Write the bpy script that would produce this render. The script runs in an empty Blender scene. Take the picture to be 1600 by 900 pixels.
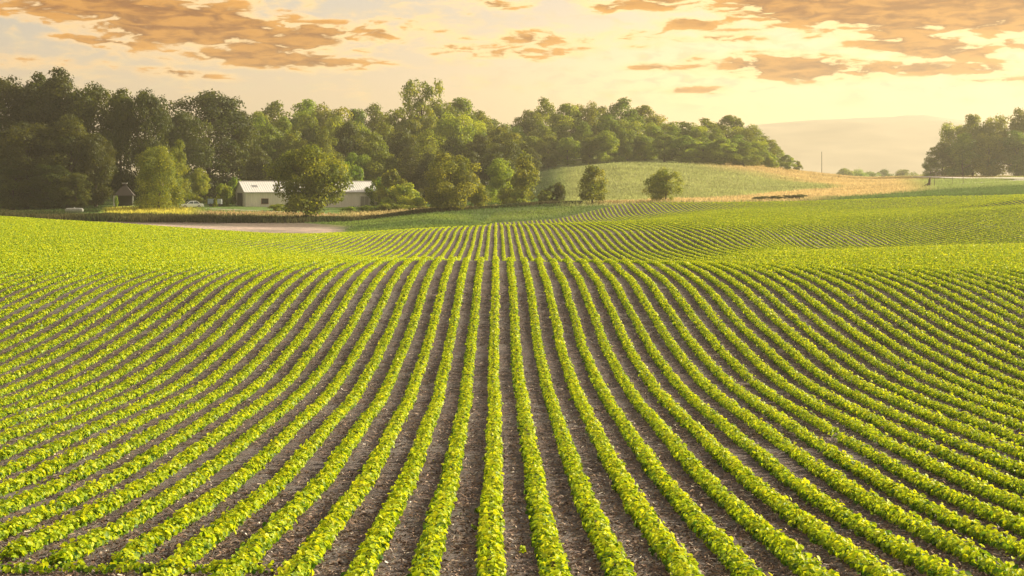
import bpy, math, random
import numpy as np
rng = np.random.default_rng(7)
random.seed(7)
sc = bpy.context.scene
COL = sc.collection
F = 2600.0      # focal length expressed in photo pixels (1600 wide)
VX, HY = 775.0, 285.0   # where the crop rows vanish, and the horizon line
ZC = 6.0        # camera height above the datum
ROW = 0.76      # crop row spacing, metres

# ------------------------------------------------------------------ terrain
NEAR = [(1010,124),(935,107.5),(890,97),(825,81),(750,65),(675,52),(605,41),(535,34),(475,29.3),(455,27.8),(440,26.3),(425,24.5)]
S = lambda lst: [(F*ROW/s, y) for y, s in lst]
FAR_D = [(800,332),(1200,322)]
COLS = {
 0:   S([(415,22.3),(400,19),(389,16.6),(365,13.4),(350,11.2),(339,9.4)]) + [(225,341),(245,346),(270,345),(290,340),(300,335),(340,328),(400,322),(520,305),(640,300)],
 200: S([(413,21.8),(400,18.8),(385,15.8),(365,12.7),(351,9.7)]) + [(218,354),(235,355),(262,351),(284,347),(296,337.5),(330,322),(350,316),(400,312),(450,306),(520,298),(640,294)],
 420: S([(414,21.8),(407,19),(400,15.5),(390,13.6),(380,12.5),(370,11.0),(366,10.1)]) + [(206,368),(220,366.5),(235,362),(268,353),(284,348.5),(290,345),(300,337),(330,325),(350,321),(400,314),(450,303),(520,285),(640,280)],
 560: S([(413,22.2),(408,20),(402,14.3),(390,12.4),(380,11.4),(372,10.6),(364,9.3)]) + [(228,364.5),(240,361),(260,355),(285,347),(300,340),(330,329),(350,322),(400,314),(450,300),(520,282),(640,275)],
 680: S([(409.5,22.6)]) + [(110,413)] + S([(404,14.2),(392,12.7),(380,11.4),(365,10.4),(357,9.5)]) + [(222,357),(235,353),(260,344),(290,334),(310,328),(330,324),(380,314),(430,299),(480,284),(520,272),(640,262)],
 775: S([(409,22.9)]) + [(100,419),(120,414)] + S([(407.5,14.4),(402,13.8),(382,12.0),(357,9.8),(353,9.2)]) + [(235,355),(255,355),(274,350),(290,337),(305,326),(320,322),(340,318),(380,305),(430,289),(480,274),(520,262),(640,255)],
 870: S([(411,23.0)]) + [(100,421),(120,415)] + S([(409,14.6),(396,13),(380,11.8),(362,10.5),(353,9.6),(350.5,8.9)]) + [(245,353.5),(262,352),(276,348),(284,342),(300,326),(315,318),(340,312),(380,295),(430,276),(480,261),(520,250),(640,245)],
 970: S([(413,23.0)]) + [(100,422),(120,415)] + S([(409,14.7),(396,13.2),(380,12),(360,10.9),(352,9.9),(347,8.9)]) + [(240,349),(258,348),(270,344.5),(286,340),(304,322),(308,319),(340,311),(380,290),(430,266),(480,252),(520,248),(640,246)],
 1035:S([(415,23.0)]) + [(100,420),(118,414)] + S([(407,14.8),(395,13.3),(380,12.3),(360,10.9),(350,9.8),(344,8.9),(342.5,8.2),(340,7.5),(333,6.95),(319,6.5),(316,6.3)]) + [(340,309),(380,290),(440,265),(480,253),(520,249),(640,247)],
 1110:S([(416,22.8)]) + [(100,418)] + S([(402,15),(390,13.7),(370,12.3),(355,11),(346,9.6),(340,8.6),(335,7.9),(330,7.1),(317,6.4)]) + [(340,312),(380,295),(440,269),(480,256),(520,252),(640,254)],
 1180:S([(416.5,22.6)]) + [(98,416)] + S([(400,16),(390,13.7),(370,12.2),(352,10.7),(344,9.4),(338,8.5),(331,7.7),(326,7.1),(316,6.4)]) + [(340,312),(390,296),(440,275),(480,262),(520,255),(560,257),(640,266)],
 1250:S([(417,22.5),(410,20.4),(402,17.8),(396,15.6)]) + [(145,395)] + S([(391,12.2),(370,11.2),(350,10.0),(342,9.0),(333,7.8),(325,7.0),(315,6.4)]) + [(340,310),(400,294),(480,277),(540,268),(600,271),(660,285)],
 1350:S([(418,22.5),(407,19.9),(398,17.2),(392,15.2)]) + [(149,391)] + S([(389,11.6),(370,10.8),(348,9.6),(338,8.8),(330,7.7),(321,7.1),(312,6.6)]) + [(345,305),(400,294),(500,281),(600,276),(660,282)],
 1450:S([(418,22.5),(405,19.5),(395,17),(388,15.2)]) + [(152,389)] + S([(386,11.3),(370,10.4),(347,9.4),(335,8.7),(326,7.7),(314,7.1),(308,6.8)]) + [(320,303),(360,294),(420,286),(468,283),(484,280.2),(497,277.6),(550,276.3),(620,277.5),(660,284)],
 1600:S([(418,22.6),(405,19.6),(392,16.5),(384,14.6)]) + [(155,384)] + S([(382,11.6),(362,10.5),(345,9.6),(332,9.0),(324,8.6),(320,8.2),(312,8.0),(305,7.3)]) + [(300,299.5),(350,290),(420,285),(440,283),(457,279),(480,277.4),(540,276),(640,275)],
}
def pchip(x, y, xi):
    x = np.asarray(x, float); y = np.asarray(y, float)
    h = np.diff(x); dl = np.diff(y)/h
    m = np.zeros_like(x); m[0] = dl[0]; m[-1] = dl[-1]
    for i in range(1, len(x)-1):
        if dl[i-1]*dl[i] > 0:
            w1 = 2*h[i]+h[i-1]; w2 = h[i]+2*h[i-1]
            m[i] = (w1+w2)/(w1/dl[i-1]+w2/dl[i])
    k = np.clip(np.searchsorted(x, xi)-1, 0, len(x)-2)
    t = (xi-x[k])/h[k]; t = np.clip(t, 0, 1)
    return ((2*t**3-3*t**2+1)*y[k] + (t**3-2*t**2+t)*h[k]*m[k] + (-2*t**3+3*t**2)*y[k+1] + (t**3-t**2)*h[k]*m[k+1])
DG = np.exp(np.linspace(math.log(12), math.log(9000), 1600))
prof = []
for X, lst in COLS.items():
    pts = S(NEAR) + lst + FAR_D
    d = np.array([p[0] for p in pts]); z = ZC-(np.array([p[1] for p in pts])-HY)*d/F
    assert (np.diff(d) > 0).all(), (X, d)
    zi = pchip(d, z, DG)
    zi = np.where(DG < d[0], z[0], zi); zi = np.where(DG > d[-1], z[-1], zi)
    prof.append(zi)
prof = np.array(prof)
XG = np.linspace(-100, 1700, 181)
cx = np.array(list(COLS.keys()), float)
TAB = np.empty((len(XG), len(DG)))
for j in range(len(DG)):
    TAB[:, j] = np.interp(XG, cx, prof[:, j])
ker = np.array([1, 2, 3, 4, 3, 2, 1], float); ker /= ker.sum()
pad = np.pad(TAB, ((3, 3), (0, 0)), mode='edge')
TAB = sum(pad[i:i+len(XG)]*ker[i] for i in range(7))
def polar(x, y):
    """depth and photo column of a ground point; beyond the seen wedge the column is held"""
    x = np.asarray(x, float); y = np.asarray(y, float)
    r = np.hypot(x, y); az = np.arctan2(x, y)
    azc = np.clip(az, math.atan((-100-VX)/F), math.atan((1700-VX)/F))
    X = VX+F*np.tan(azc)
    d = np.where(np.abs(az-azc) > 1e-9, r*np.cos(azc), y)
    return X, np.maximum(d, 1.0)
def H(x, y):
    X, d = polar(x, y)
    i = (X-XG[0])/(XG[1]-XG[0]); i0 = np.clip(i.astype(int), 0, len(XG)-2); fi = np.clip(i-i0, 0, 1)
    j = (np.log(np.clip(d, 12, 8999))-math.log(12))/(math.log(9000)-math.log(12))*(len(DG)-1)
    j0 = np.clip(j.astype(int), 0, len(DG)-2); fj = np.clip(j-j0, 0, 1)
    a = TAB[i0, j0]*(1-fi)+TAB[i0+1, j0]*fi; b = TAB[i0, j0+1]*(1-fi)+TAB[i0+1, j0+1]*fi
    return a*(1-fj)+b*fj
def h1(x, y): return float(H(np.array([x]), np.array([y]))[0])
def gx(X, d): return (X-VX)*d/F
# far edge of the crop field (depth) per photo column
EX = np.array([-100, 0, 200, 300, 400, 480, 560, 680, 735, 760, 775, 870, 900, 970, 1035, 1110, 1250, 1350, 1450, 1600, 1700], float)
ED = np.array([ 228, 222, 212, 204, 200, 208, 224, 222, 224, 262, 276, 283, 290, 306, 310, 310, 309, 302, 293, 276, 272], float)
def edge(X): return np.interp(X, EX, ED)

# value noise in numpy
def vnoise(x, y, seed=0):
    xi = np.floor(x).astype(np.int64); yi = np.floor(y).astype(np.int64)
    fx = x-xi; fy = y-yi; fx = fx*fx*(3-2*fx); fy = fy*fy*(3-2*fy)
    def hsh(a, b):
        n = (a*374761393+b*668265263+seed*974634777) & 0x7fffffff
        n = ((n ^ (n >> 13))*1274126177) & 0x7fffffff
        return ((n ^ (n >> 16)) & 0xffff)/65535.0
    return (hsh(xi, yi)*(1-fx)+hsh(xi+1, yi)*fx)*(1-fy)+(hsh(xi, yi+1)*(1-fx)+hsh(xi+1, yi+1)*fx)*fy
def fbm(x, y, seed=0, o=4):
    a = 0; w = 1; t = 0
    for i in range(o):
        a = a+w*vnoise(x*2**i, y*2**i, seed+i); t += w; w *= .5
    return a/t

# ------------------------------------------------------------------ materials
def nodes_of(name):
    m = bpy.data.materials.new(name); m.use_nodes = True
    nt = m.node_tree; nt.nodes.clear()
    out = nt.nodes.new('ShaderNodeOutputMaterial')
    return m, nt, out
def N(nt, typ, **kw):
    n = nt.nodes.new(typ)
    for k, v in kw.items():
        if k.startswith('i_'): n.inputs[k[2:].replace('_', ' ')].default_value = v
        elif isinstance(k, str): setattr(n, k, v)
    return n
def ramp(nt, fac, stops):
    r = nt.nodes.new('ShaderNodeValToRGB')
    while len(r.color_ramp.elements) > 1: r.color_ramp.elements.remove(r.color_ramp.elements[0])
    for i, (p, c) in enumerate(stops):
        e = r.color_ramp.elements[0] if i == 0 else r.color_ramp.elements.new(p)
        e.position = p; e.color = (*c, 1) if len(c) == 3 else c
    nt.links.new(fac, r.inputs['Fac'])
    return r.outputs['Color']
def leaf_mat(name, stops, trans=.45, tcol=(1.25, 1.15, .35), rough=.55, spec=.25, mottle=.0):
    """leaf: per-leaf shade from the 'v' attribute; part of the light passes through"""
    m, nt, out = nodes_of(name)
    at = N(nt, 'ShaderNodeAttribute', attribute_name='v')
    c = ramp(nt, at.outputs['Fac'], stops)
    if mottle:
        oi = N(nt, 'ShaderNodeObjectInfo')
        hs = N(nt, 'ShaderNodeHueSaturation')
        mr = N(nt, 'ShaderNodeMapRange'); mr.inputs['To Min'].default_value = .5-.025*mottle; mr.inputs['To Max'].default_value = .5+.02*mottle
        mv = N(nt, 'ShaderNodeMapRange'); mv.inputs['To Min'].default_value = 1-.28*mottle; mv.inputs['To Max'].default_value = 1+.28*mottle
        ml = N(nt, 'ShaderNodeMath', operation='MULTIPLY'); ml.inputs[1].default_value = 7.31
        fr = N(nt, 'ShaderNodeMath', operation='FRACT')
        nt.links.new(oi.outputs['Random'], mr.inputs['Value']); nt.links.new(oi.outputs['Random'], ml.inputs[0])
        nt.links.new(ml.outputs[0], fr.inputs[0]); nt.links.new(fr.outputs[0], mv.inputs['Value'])
        nt.links.new(mr.outputs[0], hs.inputs['Hue']); nt.links.new(mv.outputs[0], hs.inputs['Value']); nt.links.new(c, hs.inputs['Color'])
        c = hs.outputs['Color']
    p = N(nt, 'ShaderNodeBsdfPrincipled'); p.inputs['Roughness'].default_value = rough
    p.inputs['Specular IOR Level'].default_value = spec
    tr = N(nt, 'ShaderNodeBsdfTranslucent')
    mx = N(nt, 'ShaderNodeMix', data_type='RGBA', blend_type='MULTIPLY'); mx.inputs['Factor'].default_value = 1
    mx.inputs[7].default_value = (*tcol, 1)
    nt.links.new(c, mx.inputs[6]); nt.links.new(mx.outputs[2], tr.inputs['Color']); nt.links.new(c, p.inputs['Base Color'])
    ms = N(nt, 'ShaderNodeMixShader'); ms.inputs['Fac'].default_value = trans
    nt.links.new(p.outputs[0], ms.inputs[1]); nt.links.new(tr.outputs[0], ms.inputs[2]); nt.links.new(ms.outputs[0], out.inputs['Surface'])
    return m
def plain(name, col, rough=.6, var=.12, scale=3.0, metal=0, bump=0, stretch=(1, 1, 1)):
    m, nt, out = nodes_of(name)
    tc = N(nt, 'ShaderNodeTexCoord'); mp = N(nt, 'ShaderNodeMapping'); mp.inputs['Scale'].default_value = stretch
    no = N(nt, 'ShaderNodeTexNoise'); no.inputs['Scale'].default_value = scale; no.inputs['Detail'].default_value = 6
    nt.links.new(tc.outputs['Object'], mp.inputs[0]); nt.links.new(mp.outputs[0], no.inputs['Vector'])
    c = ramp(nt, no.outputs['Fac'], [(.3, tuple(v*(1-var) for v in col)), (.7, tuple(min(1, v*(1+var)) for v in col))])
    p = N(nt, 'ShaderNodeBsdfPrincipled'); p.inputs['Roughness'].default_value = rough; p.inputs['Metallic'].default_value = metal
    nt.links.new(c, p.inputs['Base Color'])
    if bump:
        b = N(nt, 'ShaderNodeBump'); b.inputs['Strength'].default_value = bump
        nt.links.new(no.outputs['Fac'], b.inputs['Height']); nt.links.new(b.outputs[0], p.inputs['Normal'])
    nt.links.new(p.outputs[0], out.inputs['Surface'])
    return m

M = {}
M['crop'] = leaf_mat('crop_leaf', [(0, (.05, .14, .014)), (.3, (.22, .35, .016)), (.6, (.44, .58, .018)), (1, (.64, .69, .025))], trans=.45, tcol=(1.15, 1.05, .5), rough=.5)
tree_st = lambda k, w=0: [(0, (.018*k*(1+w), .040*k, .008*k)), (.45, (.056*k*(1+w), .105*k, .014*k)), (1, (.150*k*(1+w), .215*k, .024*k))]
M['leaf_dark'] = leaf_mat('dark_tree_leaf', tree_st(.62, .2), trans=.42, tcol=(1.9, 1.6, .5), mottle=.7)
M['leaf_mid'] = leaf_mat('green_tree_leaf', tree_st(1.75, .22), trans=.5, tcol=(1.7, 1.55, .5), mottle=1)
M['leaf_warm'] = leaf_mat('golden_tree_leaf', tree_st(1.6, .28), trans=.5, tcol=(1.8, 1.45, .45), mottle=.4)
M['leaf_yellow'] = leaf_mat('yellow_shrub_leaf', tree_st(3.0, .3), trans=.45, tcol=(1.7, 1.4, .5))
M['grassblade'] = None
M['bark'] = plain('bark', (.075, .055, .04), .9, .4, 2.5, bump=.5, stretch=(1, 1, .2))

def ground_material():
    m, nt, out = nodes_of('ground')
    L = nt.links.new
    tc = N(nt, 'ShaderNodeTexCoord')
    zc = N(nt, 'ShaderNodeAttribute', attribute_name='gcol')
    soilm = N(nt, 'ShaderNodeAttribute', attribute_name='soil')
    # soil: dark crumbs, paler crusted patches, rusty residue
    def noise(scale, detail=8, rough=.6, stretch=None, dist=0):
        n = N(nt, 'ShaderNodeTexNoise'); n.inputs['Scale'].default_value = scale; n.inputs['Detail'].default_value = detail
        n.inputs['Roughness'].default_value = rough; n.inputs['Distortion'].default_value = dist
        if stretch:
            mp = N(nt, 'ShaderNodeMapping'); mp.inputs['Scale'].default_value = stretch; L(tc.outputs['Object'], mp.inputs[0]); L(mp.outputs[0], n.inputs['Vector'])
        else: L(tc.outputs['Object'], n.inputs['Vector'])
        return n.outputs['Fac']
    fine = noise(28, 8, .7); mid = noise(5, 8, .65); big = noise(.35, 4, .55, (1, .55, 1)); patch = noise(1.6, 10, .62, (1, .7, 1), .6)
    base = ramp(nt, fine, [(.30, (.020, .018, .019)), (.44, (.080, .071, .072)), (.57, (.17, .152, .152)), (.72, (.38, .35, .335))])
    rust = ramp(nt, mid, [(.35, (.55, .53, .56)), (.5, (1, .97, .97)), (.62, (1.38, 1.08, .94)), (.75, (1.75, 1.4, 1.2))])
    mu = N(nt, 'ShaderNodeMix', data_type='RGBA', blend_type='MULTIPLY'); mu.inputs['Factor'].default_value = 1; L(base, mu.inputs[6]); L(rust, mu.inputs[7])
    pm = N(nt, 'ShaderNodeMath', operation='ADD'); L(patch, pm.inputs[0]); 
    b2 = N(nt, 'ShaderNodeMath', operation='MULTIPLY'); L(big, b2.inputs[0]); b2.inputs[1].default_value = .9; L(b2.outputs[0], pm.inputs[1])
    ca = N(nt, 'ShaderNodeAttribute', attribute_name='crust'); pm2 = N(nt, 'ShaderNodeMath', operation='ADD'); L(pm.outputs[0], pm2.inputs[0]); L(ca.outputs['Fac'], pm2.inputs[1]); pm = pm2
    pf = N(nt, 'ShaderNodeMapRange'); pf.interpolation_type = 'SMOOTHSTEP'
    pf.inputs['From Min'].default_value = .94; pf.inputs['From Max'].default_value = 1.13; pf.inputs['To Max'].default_value = .85; L(pm.outputs[0], pf.inputs['Value'])
    palec = ramp(nt, fine, [(.3, (.10, .093, .095)), (.55, (.20, .182, .18)), (.75, (.36, .32, .30))])
    mp_ = N(nt, 'ShaderNodeMix', data_type='RGBA'); L(pf.outputs[0], mp_.inputs['Factor']); L(mu.outputs[2], mp_.inputs[6]); L(palec, mp_.inputs[7])
    # grass / other ground
    gn = noise(.9, 8, .7); gn2 = noise(.08, 5, .6, (1, 1, 1))
    gv = ramp(nt, gn, [(.25, (.55, .55, .55)), (.5, (1, 1, 1)), (.75, (1.5, 1.45, 1.3))])
    gv2 = ramp(nt, gn2, [(.3, (.8, .86, .8)), (.7, (1.22, 1.12, 1.15))])
    g1 = N(nt, 'ShaderNodeMix', data_type='RGBA', blend_type='MULTIPLY'); g1.inputs['Factor'].default_value = 1; L(zc.outputs['Color'], g1.inputs[6]); L(gv, g1.inputs[7])
    g2 = N(nt, 'ShaderNodeMix', data_type='RGBA', blend_type='MULTIPLY'); g2.inputs['Factor'].default_value = 1; L(g1.outputs[2], g2.inputs[6]); L(gv2, g2.inputs[7])
    fin = N(nt, 'ShaderNodeMix', data_type='RGBA'); L(soilm.outputs['Fac'], fin.inputs['Factor']); L(g2.outputs[2], fin.inputs[6]); L(mp_.outputs[2], fin.inputs[7])
    p = N(nt, 'ShaderNodeBsdfPrincipled'); p.inputs['Roughness'].default_value = .95; p.inputs['Specular IOR Level'].default_value = .12
    L(fin.outputs[2], p.inputs['Base Color'])
    hs = N(nt, 'ShaderNodeMath', operation='MULTIPLY_ADD'); L(mid, hs.inputs[0]); hs.inputs[1].default_value = 1.6; L(fine, hs.inputs[2])
    b = N(nt, 'ShaderNodeBump'); b.inputs['Strength'].default_value = .9; b.inputs['Distance'].default_value = .045; L(hs.outputs[0], b.inputs['Height'])
    L(b.outputs[0], p.inputs['Normal']); L(p.outputs[0], out.inputs['Surface'])
    return m
M['ground'] = ground_material()

# ------------------------------------------------------------------ mesh helpers
def link_mesh(name, V, Fc, mat, parent=None, attrs=None, smooth=False, colors=None):
    """V (n,3) and Fc (m,k) arrays -> one mesh object"""
    V = np.ascontiguousarray(V, dtype=np.float32); Fc = np.ascontiguousarray(Fc, dtype=np.int32)
    me = bpy.data.meshes.new(name)
    me.vertices.add(len(V)); me.vertices.foreach_set('co', V.ravel())
    m, k = Fc.shape
    me.loops.add(m*k); me.loops.foreach_set('vertex_index', Fc.ravel())
    me.polygons.add(m); me.polygons.foreach_set('loop_start', np.arange(0, m*k, k, dtype=np.int32))
    if smooth: me.polygons.foreach_set('use_smooth', np.ones(m, dtype=bool))
    for an, av in (attrs or {}).items():
        a = me.attributes.new(an, 'FLOAT', 'POINT'); a.data.foreach_set('value', np.ascontiguousarray(av, dtype=np.float32))
    for an, av in (colors or {}).items():
        a = me.attributes.new(an, 'FLOAT_COLOR', 'POINT'); a.data.foreach_set('color', np.ascontiguousarray(av, dtype=np.float32).ravel())
    me.update(); me.validate()
    me.materials.append(mat)
    o = bpy.data.objects.new(name, me); COL.objects.link(o)
    if parent: o.parent = parent
    return o
def tag(o, label=None, cat=None, group=None, kind=None):
    if label: o['label'] = label
    if cat: o['category'] = cat
    if group: o['group'] = group
    if kind: o['kind'] = kind
    return o
def empty(name, loc, rz=0):
    o = bpy.data.objects.new(name, None); COL.objects.link(o); o.location = loc; o.rotation_euler = (0, 0, rz); o.empty_display_size = .2
    return o
def unit(a): return a/np.maximum(np.linalg.norm(a, axis=-1, keepdims=True), 1e-9)
def leaves(C, Nrm, size, r, asp=.42, fold=.18, hexa=False):
    """leaf blades at centres C with normals Nrm -> V, F"""
    n = len(C); size = np.broadcast_to(size, (n,))[:, None]
    u = unit(np.cross(Nrm, r.normal(size=(n, 3)))); w = np.cross(Nrm, u)
    if not hexa:
        V = np.stack([C-u*size*.5, C+w*size*asp+Nrm*size*fold, C+u*size*.5, C-w*size*asp+Nrm*size*fold], 1)
        Fc = np.arange(n*4).reshape(n, 4)
        return V.reshape(-1, 3), Fc, 4
    V = np.stack([C-u*size*.5, C+u*size*.5-Nrm*size*.08,
                  C-u*size*.22+w*size*asp+Nrm*size*fold, C+u*size*.2+w*size*asp*.85+Nrm*size*fold*.8,
                  C-u*size*.22-w*size*asp+Nrm*size*fold, C+u*size*.2-w*size*asp*.85+Nrm*size*fold*.8], 1)
    b = np.arange(n)[:, None]*6
    Fc = np.concatenate([b+np.array([0, 2, 3, 1]), b+np.array([0, 1, 5, 4])], 0)
    return V.reshape(-1, 3), Fc, 6
class MB:
    """collects boxes, prisms and tubes into one mesh"""
    def __init__(s): s.v = []; s.f = []
    def add(s, vs, fs):
        b = len(s.v); s.v += [tuple(map(float, v)) for v in vs]; s.f += [tuple(i+b for i in f) for f in fs]; return s
    def box(s, x0, x1, y0, y1, z0, z1):
        return s.add([(x0,y0,z0),(x1,y0,z0),(x1,y1,z0),(x0,y1,z0),(x0,y0,z1),(x1,y0,z1),(x1,y1,z1),(x0,y1,z1)],
                     [(0,3,2,1),(4,5,6,7),(0,1,5,4),(1,2,6,5),(2,3,7,6),(3,0,4,7)])
    def prism(s, prof, x0, x1):
        """profile of (y,z) points extruded along x"""
        n = len(prof)
        vs = [(x0, y, z) for y, z in prof]+[(x1, y, z) for y, z in prof]
        fs = [tuple(range(n))[::-1], tuple(range(n, 2*n))]+[(i, (i+1) % n, n+(i+1) % n, n+i) for i in range(n)]
        return s.add(vs, fs)
    def tube(s, path, rad, seg=8):
        path = [np.array(p, float) for p in path]; rings = []
        for i, p in enumerate(path):
            t = unit((path[min(i+1, len(path)-1)]-path[max(i-1, 0)])[None])[0]
            a = np.cross(t, (0, 1, 0) if abs(t[1]) < .9 else (1, 0, 0)); a /= np.linalg.norm(a); b = np.cross(t, a)
            rr = rad[i] if hasattr(rad, '__len__') else rad
            rings.append([p+rr*(a*math.cos(2*math.pi*k/seg)+b*math.sin(2*math.pi*k/seg)) for k in range(seg)])
        vs = [q for r_ in rings for q in r_]; fs = []
        for i in range(len(rings)-1):
            for k in range(seg): fs.append((i*seg+k, i*seg+(k+1) % seg, (i+1)*seg+(k+1) % seg, (i+1)*seg+k))
        fs.append(tuple(range(seg))[::-1]); fs.append(tuple(range((len(rings)-1)*seg, len(rings)*seg)))
        return s.add(vs, fs)
    def mesh(s, name, mat, smooth=False):
        me = bpy.data.meshes.new(name); me.from_pydata(s.v, [], s.f); me.materials.append(mat)
        if smooth:
            for p in me.polygons: p.use_smooth = True
        me.update(); return me
    def build(s, name, mat, parent=None, smooth=False, bevel=0):
        o = bpy.data.objects.new(name, s.mesh(name, mat, smooth)); COL.objects.link(o); o.parent = parent
        if bevel:
            b = o.modifiers.new('bevel', 'BEVEL'); b.width = bevel; b.segments = 2
        return o

# ------------------------------------------------------------------ ground sheet
SOIL = 0
def ground_colour(X, d, x, y):
    """albedo of what grows on the ground outside the crop field, with a sunlit lawn patch painted in"""
    n = fbm(x*.05, y*.05, 3); n2 = fbm(x*.25, y*.25, 11)
    g = np.array([.085, .135, .036]); lime = np.array([.16, .21, .035]); tan = np.array([.44, .345, .165]); dark = np.array([.05, .075, .025]); bare = np.array([.17, .145, .125])
    pale = np.array([.42, .35, .31]); lawn_sunlit = np.array([.28, .26, .045]); gravel = np.array([.42, .38, .32])
    c = np.empty(x.shape+(3,)); c[...] = g
    def put(mask, colr):
        mask = np.clip(mask, 0, 1)[..., None]; c[...] = c*(1-mask)+colr*mask
    ss = lambda a, b, t: (lambda q: q*q*(3-2*q))(np.clip((t-a)/(b-a), 0, 1))
    band = lambda t, a, b, w: ss(a-w, a+w, t)*(1-ss(b-w, b+w, t))
    e = edge(X)
    # bare strip in the hollow on the left, with a pale washed-out lens
    rb = np.interp(X, [180, 330, 470, 560], [286, 287, 284, 262])
    bm = (1-ss(510, 560, X+30*(n-.5)))*(1-ss(rb-2, rb+2, d))
    put(bm, bare*(.7+.6*n2[..., None]))
    put((band(X, 215, 525, 22))*band(d+14*(n2-.5)+(X-400)*.02, 228, 262, 5)*(.45+.9*n2), pale)
    put(ss(485, 540, X)*(1-ss(700, 760, X))*band(d, np.interp(X, [480, 700], [262, 268]), 290, 6)*.7*(n*1.6), lime*1.1)
    put(ss(520, 580, X)*(1-ss(860, 950, X))*ss(2, 10, d-e)*(1-ss(14, 24, d-e))*.6, lime)
    # lawn and drive round the yard
    lw = (1-ss(520, 560, X))*ss(297, 302, d)*(1-ss(345, 356, d))
    put(lw, g*1.6)
    put(lw*(1-ss(320, 326, d+8*(n-.5)))*ss(150, 175, X)*(1-ss(285, 330, X)), lawn_sunlit*1.5)  # sunlit stretch of lawn painted as a brighter golden colour
    put(lw*(1-ss(308, 312, d))*ss(290, 330, X), tan*.7)
    dr = np.interp(X, [270, 300, 360, 420, 480, 530], [331, 326, 320, 315, 312, 309])
    put(lw*ss(265, 285, X)*(1-ss(505, 530, X))*band(d, dr-1.1, dr+1.1, .4), gravel)
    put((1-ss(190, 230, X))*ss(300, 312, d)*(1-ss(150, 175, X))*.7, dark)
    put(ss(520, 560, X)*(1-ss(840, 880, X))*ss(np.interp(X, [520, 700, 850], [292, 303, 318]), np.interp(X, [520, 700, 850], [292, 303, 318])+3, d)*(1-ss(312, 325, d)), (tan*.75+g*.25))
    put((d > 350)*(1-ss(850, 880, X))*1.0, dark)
    # grass hill on the right with a swath of dry grass
    hill = ss(855, 900, X)*(d > 305)
    put(hill*ss(0, 4, d-e), np.array([.26, .285, .105]))
    t0 = np.interp(X, [880, 1000, 1060, 1150, 1250, 1330, 1450], [314, 318, 330, 350, 380, 395, 400])
    put(hill*band(d+8*(n-.5), 309, t0+6, 3)*ss(900, 960, X)*ss(1, 5, d-e), tan)
    put(hill*(1-ss(1130, 1200, X))*ss(445, 485, d+20*(n-.5))*.8, np.array([.18, .22, .08]))
    t1 = np.interp(X, [1060, 1120, 1180, 1250, 1300], [470, 455, 450, 440, 420]); 
    put(hill*ss(1030, 1150, X+110*(n-.5))*ss(t1-22, t1+22, d+40*(n-.5)), tan*.95)
    put(ss(1285, 1330, X)*ss(2, 8, d-e)*ss(345, 370, d+10*(n2-.5)), tan)
    # verge and fields on the far right
    put(ss(1395, 1470, X+(d-400)*.15)*ss(1, 5, d-e)*(1-ss(470, 500, d)), g*1.5+tan*.2)
    put(ss(1240, 1330, X)*ss(0, 3, d-e)*(1-ss(338, 350, d+(1450-X)*.05)), g*1.05)
    put(ss(1385, 1420, X)*band(d, 512, 560, 6), tan*.7+g*.6)
    c *= (1+(d > e+2)*(fbm(x*.05, y*.16, 31)-.5)*.5)[..., None]
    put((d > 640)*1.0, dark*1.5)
    c *= (.85+.3*n2)[..., None]
    return c
def build_ground():
    azf = np.arctan((np.arange(-140, 1745, 5.0)-VX)/F)
    left = np.linspace(-math.pi, azf[0], 60)[:-1]; right = np.linspace(azf[-1], math.pi, 60)[1:]
    az = np.concatenate([left, azf, right])
    r = np.concatenate([[0.5, 6, 12, 15, 18], np.exp(np.linspace(math.log(20), math.log(120), 230)), np.linspace(120.6, 330, 420), np.exp(np.linspace(math.log(331), math.log(9000), 200))])
    A, R = np.meshgrid(az, r, indexing='ij')
    # forward part: rings of constant depth, so that crests and edges stay crisp
    inside = (A > azf[0]-1e-9) & (A < azf[-1]+1e-9)
    Rr = R/np.cos(np.clip(A, azf[0], azf[-1]))
    x = Rr*np.sin(A); y = Rr*np.cos(A)
    z = H(x, y)
    X, d = polar(x, y)
    e = edge(X)
    rough = (fbm(x*1.4, y*1.4, 5)-.5)*.05+(fbm(x*.18, y*.18, 8)-.5)*.12
    z = z+rough*np.clip(d/20, 0, 1)
    # a slight scatter of crumbs: soil mask
    soil = 1-np.clip((d-e)/1.2, 0, 1)
    kk = (x+.06)/ROW
    crust = .13*np.clip((28-d)/5, 0, 1)+.10*np.exp(-((kk-8.5)/.38)**2)*np.clip((d-36)/12, 0, 1)*np.clip((84-d)/6, 0, 1)+.07*np.exp(-((kk+18.5)/.38)**2)
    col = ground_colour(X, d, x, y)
    n1, n2 = A.shape
    idx = np.arange(n1*n2).reshape(n1, n2)
    Fc = np.stack([idx[:-1, :-1], idx[1:, :-1], idx[1:, 1:], idx[:-1, 1:]], -1).reshape(-1, 4)[:, ::-1]
    V = np.stack([x, y, z], -1).reshape(-1, 3)
    cc = np.concatenate([col.reshape(-1, 3), np.ones((n1*n2, 1))], 1)
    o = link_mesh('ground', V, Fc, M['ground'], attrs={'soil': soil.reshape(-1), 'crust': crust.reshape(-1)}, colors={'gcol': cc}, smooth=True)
    tag(o, kind='structure')
build_ground()

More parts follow.
